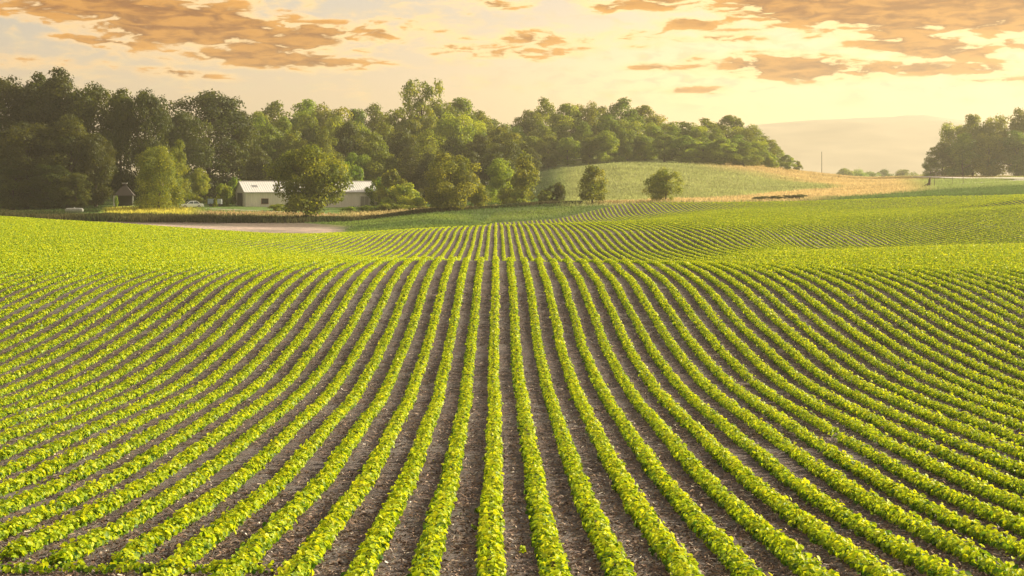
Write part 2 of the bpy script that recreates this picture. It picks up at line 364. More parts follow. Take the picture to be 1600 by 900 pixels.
# ------------------------------------------------------------------ crop rows
ONES = 'zeroth first second third fourth fifth sixth seventh eighth ninth tenth eleventh twelfth thirteenth fourteenth fifteenth sixteenth seventeenth eighteenth nineteenth'.split()
TENS = {2: ('twentieth', 'twenty'), 3: ('thirtieth', 'thirty'), 4: ('fortieth', 'forty'), 5: ('fiftieth', 'fifty'), 6: ('sixtieth', 'sixty'), 7: ('seventieth', 'seventy'), 8: ('eightieth', 'eighty'), 9: ('ninetieth', 'ninety')}
def ordinal(n):
    if n < 20: return ONES[n]
    if n >= 100:
        return 'hundredth' if n == 100 else 'hundred-and-'+ordinal(n-100)
    t, o = divmod(n, 10)
    return TENS[t][0] if o == 0 else TENS[t][1]+'-'+ONES[o]
def strand(xc, ys, per_m, leaf, r, hexa, thin, w=.120, hgt=.165, across=False):
    """leaf centres/normals for a stretch of a row from ys[0] to ys[1]"""
    L = ys[1]-ys[0]
    if L <= 0: return None
    n = int(L*per_m*thin)
    if n < 1: return None
    t = ys[0]+r.random(n)*L
    # plants every 13 cm: leaves gather round them, each plant with its own size
    pid = np.floor(t/.13).astype(np.int64)
    hsh = ((pid*2654435761+int(abs(xc)*1000)*97) & 0xffffffff)/4294967295.0
    hs2 = ((pid*40503+int(abs(xc)*1000)*31+77) & 0xffff)/65535.0
    pc = (pid+.5)*.13
    t = pc+(t-pc)*1.0+r.normal(size=n)*.018
    sz = .62+.56*hsh+.16*(fbm(t*.5, t*0+xc*3, 21, 2)-.5)
    th = np.arccos(1-r.random(n)*1.25)              # polar angle on a dome, most leaves on top
    ph = r.choice([-1, 1], n)
    rad = .72+.32*r.random(n)
    lat = ph*np.sin(th)*w*(np.interp(t, [110, 170], [1, .8]) if not across else 1)*rad*sz*1.05+(hs2-.5)*.06+r.normal(size=n)*.02
    zz = (.45+.55*np.cos(th))*hgt*rad*sz*(.85+.5*hs2)+r.normal(size=n)*.016
    zz = np.maximum(zz, .03)
    wig = (vnoise(t*.16, t*0+xc*.31, 5)-.5)*.07+(vnoise(t*.8, t*0+xc*1.7, 6)-.5)*.035
    if across: x = t; y = xc+lat+wig
    else: x = xc+lat+wig; y = t
    out = np.stack([ph*np.sin(th)*.75, r.normal(size=n)*.35, .35+np.cos(th)*.9], 1)
    if across: out = out[:, [1, 0, 2]]
    nr = unit(out+r.normal(size=(n, 3))*.38)
    v = np.clip(.12+.50*(zz/hgt/sz)+.26*r.normal(size=n)+.25*(hs2-.5), 0, 1)  # lower leaves coloured darker as painted canopy shade, plus random tone
    return x, y, zz, nr, v, leaf*(.55+.85*r.random(n))*(.85+.25*sz)
BANDS = [(17, 34, 380, .063, True), (34, 60, 270, .069, False), (60, 100, 175, .080, False), (100, 170, 115, .096, False), (170, 330, 72, .12, False)]
def crop_row(k):
    xc = k*ROW-.06
    r = np.random.default_rng(1000+k)
    Vs = []; Fs = []; vs = []; base = 0
    for (a, b, per, leaf, hexa) in BANDS:
        # seen wedge of this band, with a margin for a step to the side
        ds = np.arange(a, b, .5)
        X = VX+F*xc/ds
        ok = (X > -110-3.5*F/ds) & (X < 1710+3.5*F/ds) & (ds < edge(X))
        if k < -5: ok &= ds > 20.5+.35*math.sin(k*2.1)
        if not ok.any(): continue
        runs = np.flatnonzero(np.diff(np.concatenate([[0], ok.astype(int), [0]])))
        for s0, s1 in zip(runs[::2], runs[1::2]):
            y0 = ds[s0]; y1 = min(ds[s1-1]+.5, b)
            if y1 < 17.5: continue
            q = strand(xc, (y0, y1), per, leaf, r, hexa, 1)
            if q is None: continue
            x, y, zz, nr, v, sz = q
            # thin, gappy stand near the headland and in a few poor patches
            keep = r.random(len(x)) < np.clip(.72+(y-19.5)*.09, .72, 1)
            gap = vnoise(y*1.1, y*0+k*3.7, 55)
            keep &= ~((gap > .955) & (r.random(len(x)) < .8))
            far = (y > 262) & (r.random(len(x)) < .42)     # thinner stand on the farthest slope
            keep &= ~far
            x, y, zz, nr, v, sz = x[keep], y[keep], zz[keep], nr[keep], v[keep], sz[keep]
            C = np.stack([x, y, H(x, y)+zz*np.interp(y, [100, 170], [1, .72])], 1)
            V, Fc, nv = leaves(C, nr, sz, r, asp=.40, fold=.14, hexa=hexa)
            if nv == 6 : pass
            Vs.append(V); vs.append(np.repeat(v, nv))
            if nv == 4:
                Fs.append(Fc+base)
            else: Fs.append(Fc+base)
            base += len(V)
    if not Vs: return None
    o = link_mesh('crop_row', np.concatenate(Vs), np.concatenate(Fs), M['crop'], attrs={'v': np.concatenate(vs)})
    if k == 0: lb = 'leafy yellow-green crop row running straight up the middle of the field'
    else:
        side = 'left' if k < 0 else 'right'
        lb = 'leafy yellow-green crop row, %s to the %s of the straight middle row' % (ordinal(abs(k)), side)
    return tag(o, lb, 'crop row', 'parallel soybean rows over the rolling field')
for k in range(-92, 128): crop_row(k)
# the ragged row that crosses the row ends at the bottom left
r_ = np.random.default_rng(5)
q = strand(20.1, (gx(-60, 20.1), gx(430, 20.1)), 330, .06, r_, True, .8, across=True)
x, y, zz, nr, v, sz = q
kp = r_.random(len(x)) < .38+.6*vnoise(x*2.9, x*0+2, 3)**2; x, y, zz, nr, v, sz = [a[kp] for a in (x, y, zz, nr, v, sz)]
V, Fc, nv = leaves(np.stack([x, y, H(x, y)+zz*.8], 1), nr, sz, r_, hexa=True)
tag(link_mesh('crop_row', V, Fc, M['crop'], attrs={'v': np.repeat(v, nv)}), 'ragged gappy crop row running crosswise along the row ends, bottom left', 'crop row')

# weeds between the rows
for (X, d, hh, w_, lb) in ((743, 24.0, .07, .05, 'tiny green weed seedling in the soil left of the middle row'), (816, 21.7, .08, .045, 'small yellowish weed in the soil right of the middle row'), (1555, 25.0, .12, .05, 'small thin weed in the soil near the right picture edge')):
    rw = np.random.default_rng(int(X)); n = 26; x0 = gx(X, d)
    C = np.stack([x0+rw.normal(size=n)*w_*.55, d+rw.normal(size=n)*w_*.55, np.full(n, h1(x0, d))+.02+hh*rw.random(n)], 1)
    V, Fc, nv = leaves(C, unit(np.array([0, 0, 1.])+rw.normal(size=(n, 3))*.5), .05, rw)
    tag(link_mesh('weed', V, Fc, M['crop'], attrs={'v': np.repeat(.1+.4*rw.random(n)+(.4 if X == 816 else 0), nv)}), lb, 'weed')

# stalk and clod litter between the rows
def litter():
    r = np.random.default_rng(9)
    n = 170000
    d = 18.5+62*r.random(n)**1.35; X = -80+1760*r.random(n); x = gx(X, d); y = d
    z = H(x, y)+.012+.01*r.random(n)
    nr = unit(np.stack([r.normal(size=n)*.6, r.normal(size=n)*.6, np.ones(n)], 1))
    ang = r.normal(size=n)*.9; u = np.stack([np.cos(ang), np.sin(ang), r.normal(size=n)*.15], 1); w = unit(np.cross(nr, u)); u = unit(np.cross(w, nr))
    ln = (.03+.09*r.random(n)**2)[:, None]; wd = (.006+.028*r.random(n)**3)[:, None]
    C = np.stack([x, y, z], 1)
    V = np.stack([C-u*ln*.5-w*wd*.5, C+u*ln*.5-w*wd*.3, C+u*ln*.45+w*wd*.5+nr*.006, C-u*ln*.4+w*wd*.5+nr*.004], 1).reshape(-1, 3)
    v = np.repeat(np.clip(r.random(n)**1.5, 0, 1), 4)
    m, nt, out = nodes_of('dry_residue'); at = N(nt, 'ShaderNodeAttribute', attribute_name='v')
    c = ramp(nt, at.outputs['Fac'], [(0, (.05, .03, .022)), (.35, (.16, .095, .065)), (.7, (.30, .20, .14)), (.92, (.45, .36, .28)), (1, (.75, .70, .62))])
    p = N(nt, 'ShaderNodeBsdfPrincipled'); p.inputs['Roughness'].default_value = .85; nt.links.new(c, p.inputs['Base Color']); nt.links.new(p.outputs[0], out.inputs['Surface'])
    tag(link_mesh('crop_residue', V, np.arange(n*4).reshape(n, 4), m, attrs={'v': v}), 'dry reddish stalk litter scattered on the dark soil between crop rows', 'crop residue', kind='stuff')
litter()

# ------------------------------------------------------------------ grass
def grass_mat():
    m, nt, out = nodes_of('grass_blade')
    at = N(nt, 'ShaderNodeAttribute', attribute_name='gcol')
    d = N(nt, 'ShaderNodeBsdfDiffuse'); t = N(nt, 'ShaderNodeBsdfTranslucent'); ms = N(nt, 'ShaderNodeMixShader'); ms.inputs['Fac'].default_value = .4
    nt.links.new(at.outputs['Color'], d.inputs['Color']); nt.links.new(at.outputs['Color'], t.inputs['Color'])
    nt.links.new(d.outputs[0], ms.inputs[1]); nt.links.new(t.outputs[0], ms.inputs[2]); nt.links.new(ms.outputs[0], out.inputs['Surface'])
    return m
M['grassblade'] = grass_mat()
def blades(name, x, y, hgt, wid, colr, label, r, lean=.35, cat='grass'):
    n = len(x); z = H(x, y)-.03
    a = r.random(n)*math.pi; u = np.stack([np.cos(a), np.sin(a), np.zeros(n)], 1)*np.broadcast_to(wid, (n,))[:, None]*.5
    C = np.stack([x, y, z], 1); up = np.stack([r.normal(size=n)*lean, r.normal(size=n)*lean, np.ones(n)], 1)*np.broadcast_to(hgt, (n,))[:, None]
    V = np.stack([C-u, C+u, C+up+u*.25, C+up*.95-u*.35], 1).reshape(-1, 3)
    cc = np.repeat(np.concatenate([colr, np.ones((n, 1))], 1), 4, axis=0)
    return tag(link_mesh(name, V, np.arange(n*4).reshape(n, 4), M['grassblade'], colors={'gcol': cc}), label, cat, kind='stuff')
def meadow():
    r = np.random.default_rng(12)
    n = 330000
    d = 200+340*r.random(n)**.9; X = -90+1780*r.random(n); e = edge(X)
    x = gx(X, d); y = d
    col = ground_colour(X, d, x, y)
    gr = col[:, 1] > .05; bare = (col[:, 0] > .11) & (col[:, 0] < .55) & (col[:, 2] > .42*col[:, 0])
    keep = (d > e+1.5) & gr & ~bare & ~((X > 1425) & (np.abs(d-np.interp(X, [1432, 1470, 1510, 1550, 1585, 1640], [498, 489, 476, 463, 452, 447])) < 10)) & ~((X > 1490) & (np.abs(d-np.interp(X, [1500, 1530, 1560, 1585, 1610], [392, 408, 425, 436, 447])) < 6))
    x, y, d, X, col = x[keep], y[keep], d[keep], X[keep], col[keep]
    n = len(x); tall = np.where(col[:, 0] > .16, .42, .22)*(.6+.8*r.random(n))*(.6+.8*fbm(x*.1, y*.1, 4))
    col = col*(.9+.45*r.random((n, 1)))*1.25
    blades('meadow_grass', x, y, tall, .16+.12*r.random(n), col, 'green and dry golden grass covering the slopes beyond the crop field', r)
meadow()
def dark_bank():
    r = np.random.default_rng(13)
    n = 60000
    X = -90+1000*r.random(n)
    dm = np.interp(X, [-90, 200, 330, 470, 560, 700, 860], [290, 288, 288, 288, 291, 301, 316])
    wd = np.interp(X, [-90, 480, 560, 860], [4.5, 4.0, 1.4, 1.0])
    d = dm+r.normal(size=n)*wd*.45
    x = gx(X, d); y = d
    hg = np.interp(X, [-90, 480, 560, 860], [1.0, .95, .65, .5])*(.45+.75*r.random(n))*(.5+fbm(x*.15, y*.15, 9))
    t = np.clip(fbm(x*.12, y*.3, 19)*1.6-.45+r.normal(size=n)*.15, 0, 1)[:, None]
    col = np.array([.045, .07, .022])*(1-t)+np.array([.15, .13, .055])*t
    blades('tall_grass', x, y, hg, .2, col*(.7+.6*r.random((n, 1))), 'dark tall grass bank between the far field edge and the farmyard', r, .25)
dark_bank()

# ------------------------------------------------------------------ trees
def crown_mesh(seed, h, w, nleaf, leaf, nclump=34, base=.14, shape='round', porous=.0, droop=0.0, name='crown'):
    """crown of leaf clumps on limbs: returns V,F,v plus limb end points. w = crown width"""
    r = np.random.default_rng(seed)
    zc0 = base*h; ch = h-zc0
    cl = []; tries = 0; nclump = int(nclump*(1.8 if shape != 'open' else 1.3))
    while len(cl) < nclump and tries < 4000:
        tries += 1
        t = r.random(); a = r.random()*2*math.pi; q = r.random()**.36
        if shape == 'round': rr = math.sqrt(max(0, 1-(2*t-.92)**2/1.17))
        elif shape == 'tall': rr = (math.sin(math.pi*min(1, t*.92+.08))**.6)*(.95 if t < .6 else .85)
        elif shape == 'cone': rr = (1-t)**.62*1.02*min(1, .55+t*3)
        elif shape == 'dome': rr = math.sqrt(max(0, 1-t*t*.96))
        else: rr = .45+.55*t if t < .75 else 1-(t-.75)*2.4
        lob = 1+.24*math.sin(a*2+seed+t*2.5)+.18*math.sin(a*3+seed*1.7+t*5)
        R = w/2*rr*lob*q*.82
        p = np.array([R*math.cos(a), R*math.sin(a), zc0+t*ch*.93+.02*h])
        s = (.09+.12*r.random()**1.4)*min(w, h)*(.8 if t > .85 else 1)*(.72 if shape in ('open',) else 1)
        cl.append((p, s))
    wt = np.array([s**2 for _, s in cl]); wt /= wt.sum()
    ci = r.choice(len(cl), nleaf, p=wt)
    P = np.array([c[0] for c in cl]); Sx = np.array([c[1] for c in cl])
    dirs = unit(r.normal(size=(nleaf, 3))+np.array([0, 0, .35])); rad = (.62+.42*r.random(nleaf)**.7)
    sq = np.array([1, 1, .72])*(1 if shape != 'cone' else 1)
    C = P[ci]+dirs*sq*(Sx[ci]*rad)[:, None]
    # break the surface up at twig scale
    nz = vnoise(C[:, 0]*1.1+C[:, 2]*.7, C[:, 1]*1.1+C[:, 2]*.9, seed)
    keep = (nz > .34+porous) | (r.random(nleaf) < .22)
    if droop: C[:, 2] -= droop*np.abs(r.normal(size=nleaf))*.6
    C = C+r.normal(size=C.shape)*leaf*.5
    keep &= C[:, 2] > (.03 if base < .12 else .09)*h
    C = C[keep]; dirs = dirs[keep]; ci = ci[keep]
    nr = unit(dirs*1.0+r.normal(size=C.shape)*.45+np.array([0, 0, .25]))
    cv = r.random(len(cl))
    v = np.clip(.28+.42*cv[ci]+.22*r.random(len(C)), 0, 1)
    V, Fc, nv = leaves(C, nr, leaf*(.6+.8*r.random(len(C))), r, asp=.46, fold=.12)
    return V, Fc, np.repeat(v, nv), P, Sx
def trunk_mesh(seed, h, P, Sx, girth, fork=.3, lim=12):
    r = np.random.default_rng(seed+500); m = MB()
    top = h*.78; pts = []
    ox = r.normal()*.015*h; oy = r.normal()*.015*h
    for i in range(7):
        t = i/6; pts.append((ox*math.sin(t*3), oy*math.sin(t*2.3), -.25+t*(top+.25)))
    m.tube(pts, [girth*(1.5 if i == 0 else 1)*(1-.82*(i/6)) for i in range(7)], 8)
    order = np.argsort(-Sx)[:lim]
    for j in order:
        p = P[j]; t0 = max(.12, min(.92, p[2]/top*.62)); a = np.array([ox*math.sin(t0*3), oy*math.sin(t0*2.3), t0*top])
        mid = (a+p)/2+np.array([0, 0, .04*h])*(1 if p[2] > a[2] else .2)
        g = girth*(1-.8*t0)*.55
        m.tube([a, mid, p], [g, g*.6, g*.2], 6)
        for q in range(2):
            e = p+np.array([r.normal(), r.normal(), abs(r.normal())])*Sx[j]*.5
            m.tube([mid*.3+p*.7, e], [g*.35, g*.08], 5)
    return m
PROTO = {}
def proto(key, **kw):
    """meshes of one kind of tree, built once and shared"""
    seed, h, w, nleaf, leaf = kw.pop('seed'), kw.pop('h'), kw.pop('w'), kw.pop('n'), kw.pop('leaf')
    mat = M[kw.pop('mat')]; girth = kw.pop('girth', .022*h)
    V, Fc, v, P, Sx = crown_mesh(seed, h, w, nleaf, leaf, **kw)
    oc = link_mesh('crown', V, Fc, mat, attrs={'v': v}); me = oc.data; bpy.data.objects.remove(oc)
    tm = trunk_mesh(seed, h, P, Sx, girth).mesh('trunk', M['bark'], True)
    PROTO[key] = (me, tm, h, w)
def tree(name, key, X, d, top, width, label, cat='tree', group=None, rz=0, mat=None, base=None):
    """X photo column and depth d give the ground point; top (photo row) and width give real size at that depth"""
    me, tm, h, w = PROTO[key]
    x = gx(X, d); z = h1(x, d) if base is None else base
    hh = ZC-(top-HY)*d/F-z; ww = width*d/F
    o = empty(name, (x, d, z-.05), rz); o.scale = (ww/w, ww/w, hh/h)
    c = bpy.data.objects.new('crown', me); COL.objects.link(c); c.parent = o
    if mat:
        c.material_slots[0].link = 'OBJECT'; c.material_slots[0].material = M[mat]
    t = bpy.data.objects.new('trunk', tm); COL.objects.link(t); t.parent = o
    return tag(o, label, cat, group)
proto('oakA', seed=1, h=13, w=12.5, n=24000, leaf=.36, nclump=40, base=.15, mat='leaf_warm')
proto('oakB', seed=2, h=10.5, w=11, n=24000, leaf=.31, nclump=44, base=.06, mat='leaf_warm')
proto('smallA', seed=3, h=7, w=7, n=8500, leaf=.27, nclump=26, base=.12, mat='leaf_warm', shape='cone')
proto('smallB', seed=9, h=7, w=7.4, n=9500, leaf=.27, nclump=28, base=.06, mat='leaf_warm')
proto('willow', seed=5, h=13, w=12, n=30000, leaf=.24, nclump=60, base=.05, mat='leaf_warm', shape='dome', droop=.3)
proto('bigA', seed=11, h=28, w=17, n=30000, leaf=.48, nclump=58, base=.06, mat='leaf_dark', shape='tall', porous=.06)
proto('bigB', seed=12, h=27, w=18, n=32000, leaf=.48, nclump=62, base=.05, mat='leaf_dark', shape='round', porous=.04)
proto('woodA', seed=21, h=20, w=15, n=20000, leaf=.46, nclump=36, base=.04, mat='leaf_mid', shape='round', porous=.03)
proto('woodB', seed=22, h=19, w=15, n=18000, leaf=.46, nclump=40, base=.04, mat='leaf_mid', shape='round')
proto('woodC', seed=23, h=18, w=13, n=16000, leaf=.44, nclump=34, base=.03, mat='leaf_mid', shape='dome')
proto('woodD', seed=24, h=21, w=15, n=17000, leaf=.46, nclump=32, base=.05, mat='leaf_mid', shape='tall', porous=.08)
proto('open', seed=33, h=22, w=12, n=9000, leaf=.40, nclump=62, base=.42, mat='leaf_warm', shape='open', porous=.12)
proto('bush', seed=41, h=4, w=6, n=7000, leaf=.25, nclump=26, base=.0, mat='leaf_warm', shape='dome', girth=.07)
proto('bushB', seed=42, h=4, w=6, n=7000, leaf=.25, nclump=24, base=.0, mat='leaf_mid', shape='round', girth=.07)

# trees of their own in front of the wood
tree('oak_tree', 'oakA', 480, 290, 229, 108, 'broad spreading oak standing in front of the long pale barn', rz=.4)
tree('oak_tree', 'oakB', 704, 303, 241, 100, 'rounded oak with branches to the ground, right of the barn hedge', rz=2.1)
tree('maple_tree', 'smallB', 742, 308, 283, 40, 'low golden tree tucked against the right side of the rounded oak', rz=1)
tree('maple_tree', 'smallA', 820, 318, 242, 66, 'upright golden-green tree at the foot of the grass hill, yellow bush below', rz=.3)
tree('maple_tree', 'woodC', 782, 334, 247, 62, 'greener tree just left of and behind the upright golden-green one', rz=.3, mat='leaf_mid')
tree('maple_tree', 'smallA', 925, 313, 261, 64, 'small pointed tree alone at the left end of the grass hill', rz=2.4)
tree('maple_tree', 'smallB', 1040, 316, 264, 58, 'small round-topped tree alone at the field edge below the grass hill', rz=4.1)
tree('willow_tree', 'willow', 247, 316, 226, 92, 'dense rounded tree on the lawn with a short bare trunk', rz=.8)
tree('willow_tree', 'woodD', 277, 330, 217, 52, 'tall yellow-lit tree pressed close behind the dense rounded lawn tree', rz=.8, mat='leaf_warm')
tree('maple_tree', 'woodC', 312, 345, 262, 40, 'small dark green tree behind the parked white car', rz=.2)
bl = 'shrubs and low bushes'
tree('shrub', 'bush', 612, 338, 268, 58, 'tall golden shrub with its top sunlit, right of the barn end', 'shrub', bl, 1)
tree('shrub', 'bush', 632, 330, 288, 64, 'wide golden shrub below and in front of the tall golden one', 'shrub', bl, 2, 'leaf_yellow')
tree('shrub', 'bushB', 590, 345, 276, 40, 'shrub peeping over the right end of the barn roof', 'shrub', bl, 3)
tree('shrub', 'bushB', 545, 352, 252, 56, 'pale green rounded shrub rising behind the barn roof', 'shrub', bl, 4)
tree('shrub', 'bushB', 352, 336, 286, 34, 'pale green shrub between the blue trailers and the barn', 'shrub', bl, 5)
tree('shrub', 'bushB', 372, 345, 276, 34, 'light green shrub behind the left gable of the barn', 'shrub', bl, 5.5)
tree('shrub', 'bush', 336, 331, 311, 10, 'small pale green shrub growing between the two blue trailers', 'shrub', bl, 0)
tree('shrub', 'bush', 808, 317, 298, 38, 'low bright yellow bush under the upright golden-green tree', 'shrub', bl, 1, 'leaf_yellow')
tree('shrub', 'bushB', 790, 322, 292, 34, 'green bush left of the low bright yellow bush', 'shrub', bl, 2)
tree('shrub', 'bushB', 868, 322, 284, 36, 'dark rounded bush between the golden-green tree and the grass hill', 'shrub', bl, 2.7, 'leaf_dark')
tree('shrub', 'bushB', 850, 320, 296, 30, 'low bush left of the dark rounded bush', 'shrub', bl, 3.7)
for X, tp, wd, lb in ((578, 320, 40, 'first clipped-looking hedge shrub in front of the barn door, nearest the oak'), (605, 317, 44, 'second hedge shrub right of the barn door'),
                      (634, 319, 44, 'third hedge shrub below the wide golden shrub'), (656, 321, 36, 'last hedge shrub on the right, beside the rounded oak'), (440, 318, 44, 'low weedy bush against the barn wall right of its window'), (543, 322, 30, 'low bush against the barn wall right of the oak')):
    tree('shrub', 'bushB', X, 322 if X < 560 and X > 500 else 318, tp, wd, lb, 'shrub', bl, X)
tree('shrub', 'bushB', 182, 322, 305, 8, 'small bush beside the left white post of the shed', 'shrub', bl, 1)
for i, (X, tp, wd) in enumerate(((1196, 306, 44), (1221, 304.5, 46), (1244, 303, 38))):
    tree('shrub', 'bushB', X, 322, tp, wd, ('leftmost', 'middle', 'rightmost')[i]+' of three low dark bushes at the far field edge below the dry hill', 'shrub', bl, i, 'leaf_dark')
tree('shrub', 'smallA', 1247, 535, 252, 16, 'thin bare-looking sapling on the skyline right of the hill wood', 'shrub', bl, 1)

# big dark trees on the left
gl = 'big dark trees left of the farmyard'
BIG = [('bigB', 8, 352, 116, 120, 'big dark tree cut by the left edge of the view'), ('bigA', 62, 356, 112, 110, 'big dark tree second from the left edge'),
       ('bigA', 92, 350, 104, 116, 'tallest big dark tree with a ragged see-through top'), ('bigB', 148, 349, 127, 112, 'big dark tree right of the tallest one'),
       ('bigA', 190, 346, 137, 92, 'big dark tree above the shed roof'), ('bigB', 225, 344, 136, 84, 'rightmost of the big dark trees, beside the gap of sky'),
       ('bigB', 40, 334, 188, 120, 'lower dark tree in front at the far left'), ('bigA', 108, 333, 178, 110, 'lower dark tree in front, above the white tank'),
       ('bigB', 150, 333, 206, 66, 'lower dark tree just left of the shed, branches hanging low'), ('bigA', -30, 345, 130, 110, 'big dark tree mostly beyond the left edge'),
       ('bigB', 325, 392, 138, 138, 'tall broad tree with sky gaps between the dark group and the barn'), ('bigA', 380, 400, 172, 66, 'slimmer tree leaning on the right flank of the tall broad tree'),
       ('bigB', 285, 380, 170, 80, 'dark tree filling behind the dense rounded lawn tree'), ('bigA', 20, 328, 240, 80, 'lowest dark tree at the foot of the group, far left'),
       ('bigB', 75, 327, 252, 70, 'lowest dark tree second from the left'), ('bigB', 118, 327, 268, 50, 'lowest dark tree behind the white tank')]
for i, (k, X, d, tp, wd, lb) in enumerate(BIG): tree('broadleaf_tree', k, X, d, tp, wd, lb, 'tree', gl, i*1.3)

# the wood on the hill, in ranks from front to back
wood = 'trees of the hill wood'
rt = random.Random(3)
def rank(nm, Xs, tops, d0, d1, wpx, keys, mats, where):
    n = len(Xs)
    for i, X in enumerate(Xs):
        d = d0+(d1-d0)*rt.random(); tp = np.interp(X, tops[0], tops[1])+rt.uniform(-6, 7)
        k = keys[rt.randrange(len(keys))]
        lb = '%s tree from the left in the %s' % (ordinal(i+1), where)
        tree('broadleaf_tree', k, X+rt.uniform(-5, 5), d, tp, wpx*rt.uniform(.85, 1.2), lb, 'tree', wood, rt.random()*6, mats[rt.randrange(len(mats))])
WK = ['woodA', 'woodB', 'woodC', 'woodD']
rank('front', [400, 440, 560, 600, 640, 676, 735, 770], ([400, 560, 700, 770], [232, 236, 232, 236]), 366, 378, 58, WK, ['leaf_mid', 'leaf_mid', 'leaf_dark'], 'lowest front rank of the wood behind the barn')
rank('mid', [415, 460, 505, 548, 590, 632, 672, 712, 750, 790, 826], ([400, 500, 620, 700, 800, 830], [200, 196, 202, 206, 218, 226]), 398, 415, 66, WK, ['leaf_mid', 'leaf_mid', 'leaf_dark', 'leaf_warm'], 'middle rank of the wood behind the barn')
rank('high', [405, 442, 482, 520, 560, 600, 640, 676, 712, 745, 778], ([400, 500, 560, 640, 700, 745, 790], [182, 176, 186, 184, 172, 178, 205]), 440, 455, 66, WK, ['leaf_mid', 'leaf_warm', 'leaf_mid'], 'upper rank of the wood behind the barn')
SKY1 = [(402, 176, 44), (430, 157, 62), (476, 156, 60), (515, 160, 58), (555, 172, 48), (590, 161, 50), (622, 168, 48), (694, 152, 58), (722, 155, 54), (752, 172, 44), (772, 186, 36)]
for i, (X, tp, wd) in enumerate(SKY1):
    tree('broadleaf_tree', WK[(i*3) % 4], X, 482+i % 3*6, tp, wd*1.5, '%s skyline treetop from the left above the wood behind the barn' % ordinal(i+1), 'tree', wood, i*1.9, ['leaf_mid', 'leaf_warm'][i % 2])
tree('poplar_tree', 'open', 659, 470, 117, 74, 'tall sparse tree standing out high above the wood skyline', rz=.6)
SKY2 = [(800, 192, 38), (828, 172, 44), (851, 152, 46), (884, 163, 52), (915, 158, 40), (938, 166, 40), (972, 152, 60), (1008, 166, 52), (1040, 186, 46), (1072, 190, 46), (1104, 184, 48), (1138, 181, 50), (1166, 194, 44), (1190, 212, 38), (1212, 228, 30), (1230, 242, 20)]
for i, (X, tp, wd) in enumerate(SKY2):
    tree('broadleaf_tree', WK[(i*5+1) % 4], X, 515+i % 3*6, tp, wd*1.4, '%s skyline tree from the left in the wood on top of the grass hill' % ordinal(i+1), 'tree', wood, i*2.3, ['leaf_mid', 'leaf_warm', 'leaf_mid'][i % 3])
rank('hillfront', [806, 832, 860, 890, 918, 948, 978, 1008, 1040, 1070, 1100, 1132, 1160], ([800, 850, 950, 1000, 1080, 1130, 1165], [232, 212, 206, 203, 212, 214, 222]), 480, 492, 50, ['woodB', 'woodC', 'woodA'], ['leaf_mid', 'leaf_mid', 'leaf_warm'], 'front edge of the wood on the grass hill')
rank('hillmid', [812, 846, 880, 915, 950, 985, 1018, 1052, 1086, 1120, 1150, 1178], ([800, 850, 950, 1000, 1080, 1130, 1178], [212, 192, 184, 180, 200, 198, 218]), 498, 508, 50, WK, ['leaf_mid', 'leaf_dark', 'leaf_mid'], 'middle of the wood on the grass hill')
tree('shrub', 'bushB', 1175, 492, 240, 34, 'round shrub at the right foot of the hill wood', 'shrub', bl, 1)
tree('shrub', 'bushB', 1202, 500, 243, 30, 'low shrub at the right end of the hill wood', 'shrub', bl, 2)
# right-hand copse
gr = 'trees of the right-hand copse'
COP = [('woodB', 1492, 520, 190, 62), ('woodA', 1520, 518, 180, 56), ('woodB', 1552, 516, 178, 60), ('woodD', 1590, 512, 168, 64), ('woodA', 1630, 515, 165, 64), ('woodC', 1472, 512, 222, 46), ('woodC', 1505, 505, 208, 56), ('woodB', 1545, 503, 206, 60), ('woodC', 1588, 500, 204, 62), ('woodB', 1635, 500, 200, 60), ('woodC', 1455, 512, 246, 28), ('woodA', 1606, 508, 184, 62)]
for i, (k, X, d, tp, wd) in enumerate(COP):
    lb = ['tallest-looking left shoulder tree of the right-hand copse', 'back tree second from the left in the right-hand copse', 'back tree third from the left in the right-hand copse', 'high tree at the right edge of the copse', 'copse tree mostly beyond the right edge', 'short leaning tree at the left tip of the right-hand copse', 'front left tree of the right-hand copse beside the road', 'front middle tree of the right-hand copse', 'front right tree of the copse near the picture edge', 'front copse tree mostly beyond the right edge', 'thin leftmost sapling of the right-hand copse', 'copse tree half cut by the right picture edge'][i]
    tree('broadleaf_tree', k, X, d, tp, wd, lb, 'tree', gr, i*1.7, ['leaf_mid', 'leaf_warm'][i % 2])
for i, X in enumerate((1318, 1345, 1362, 1385, 1412, 1432)):
    tree('broadleaf_tree', WK[i % 4], X, 900+i*12, 264+2*(i % 3)-(3 if i == 1 else 0), 52, '%s faint hazy tree from the left beyond the dry field' % ordinal(i+1), 'tree', 'hazy trees beyond the dry field', i)

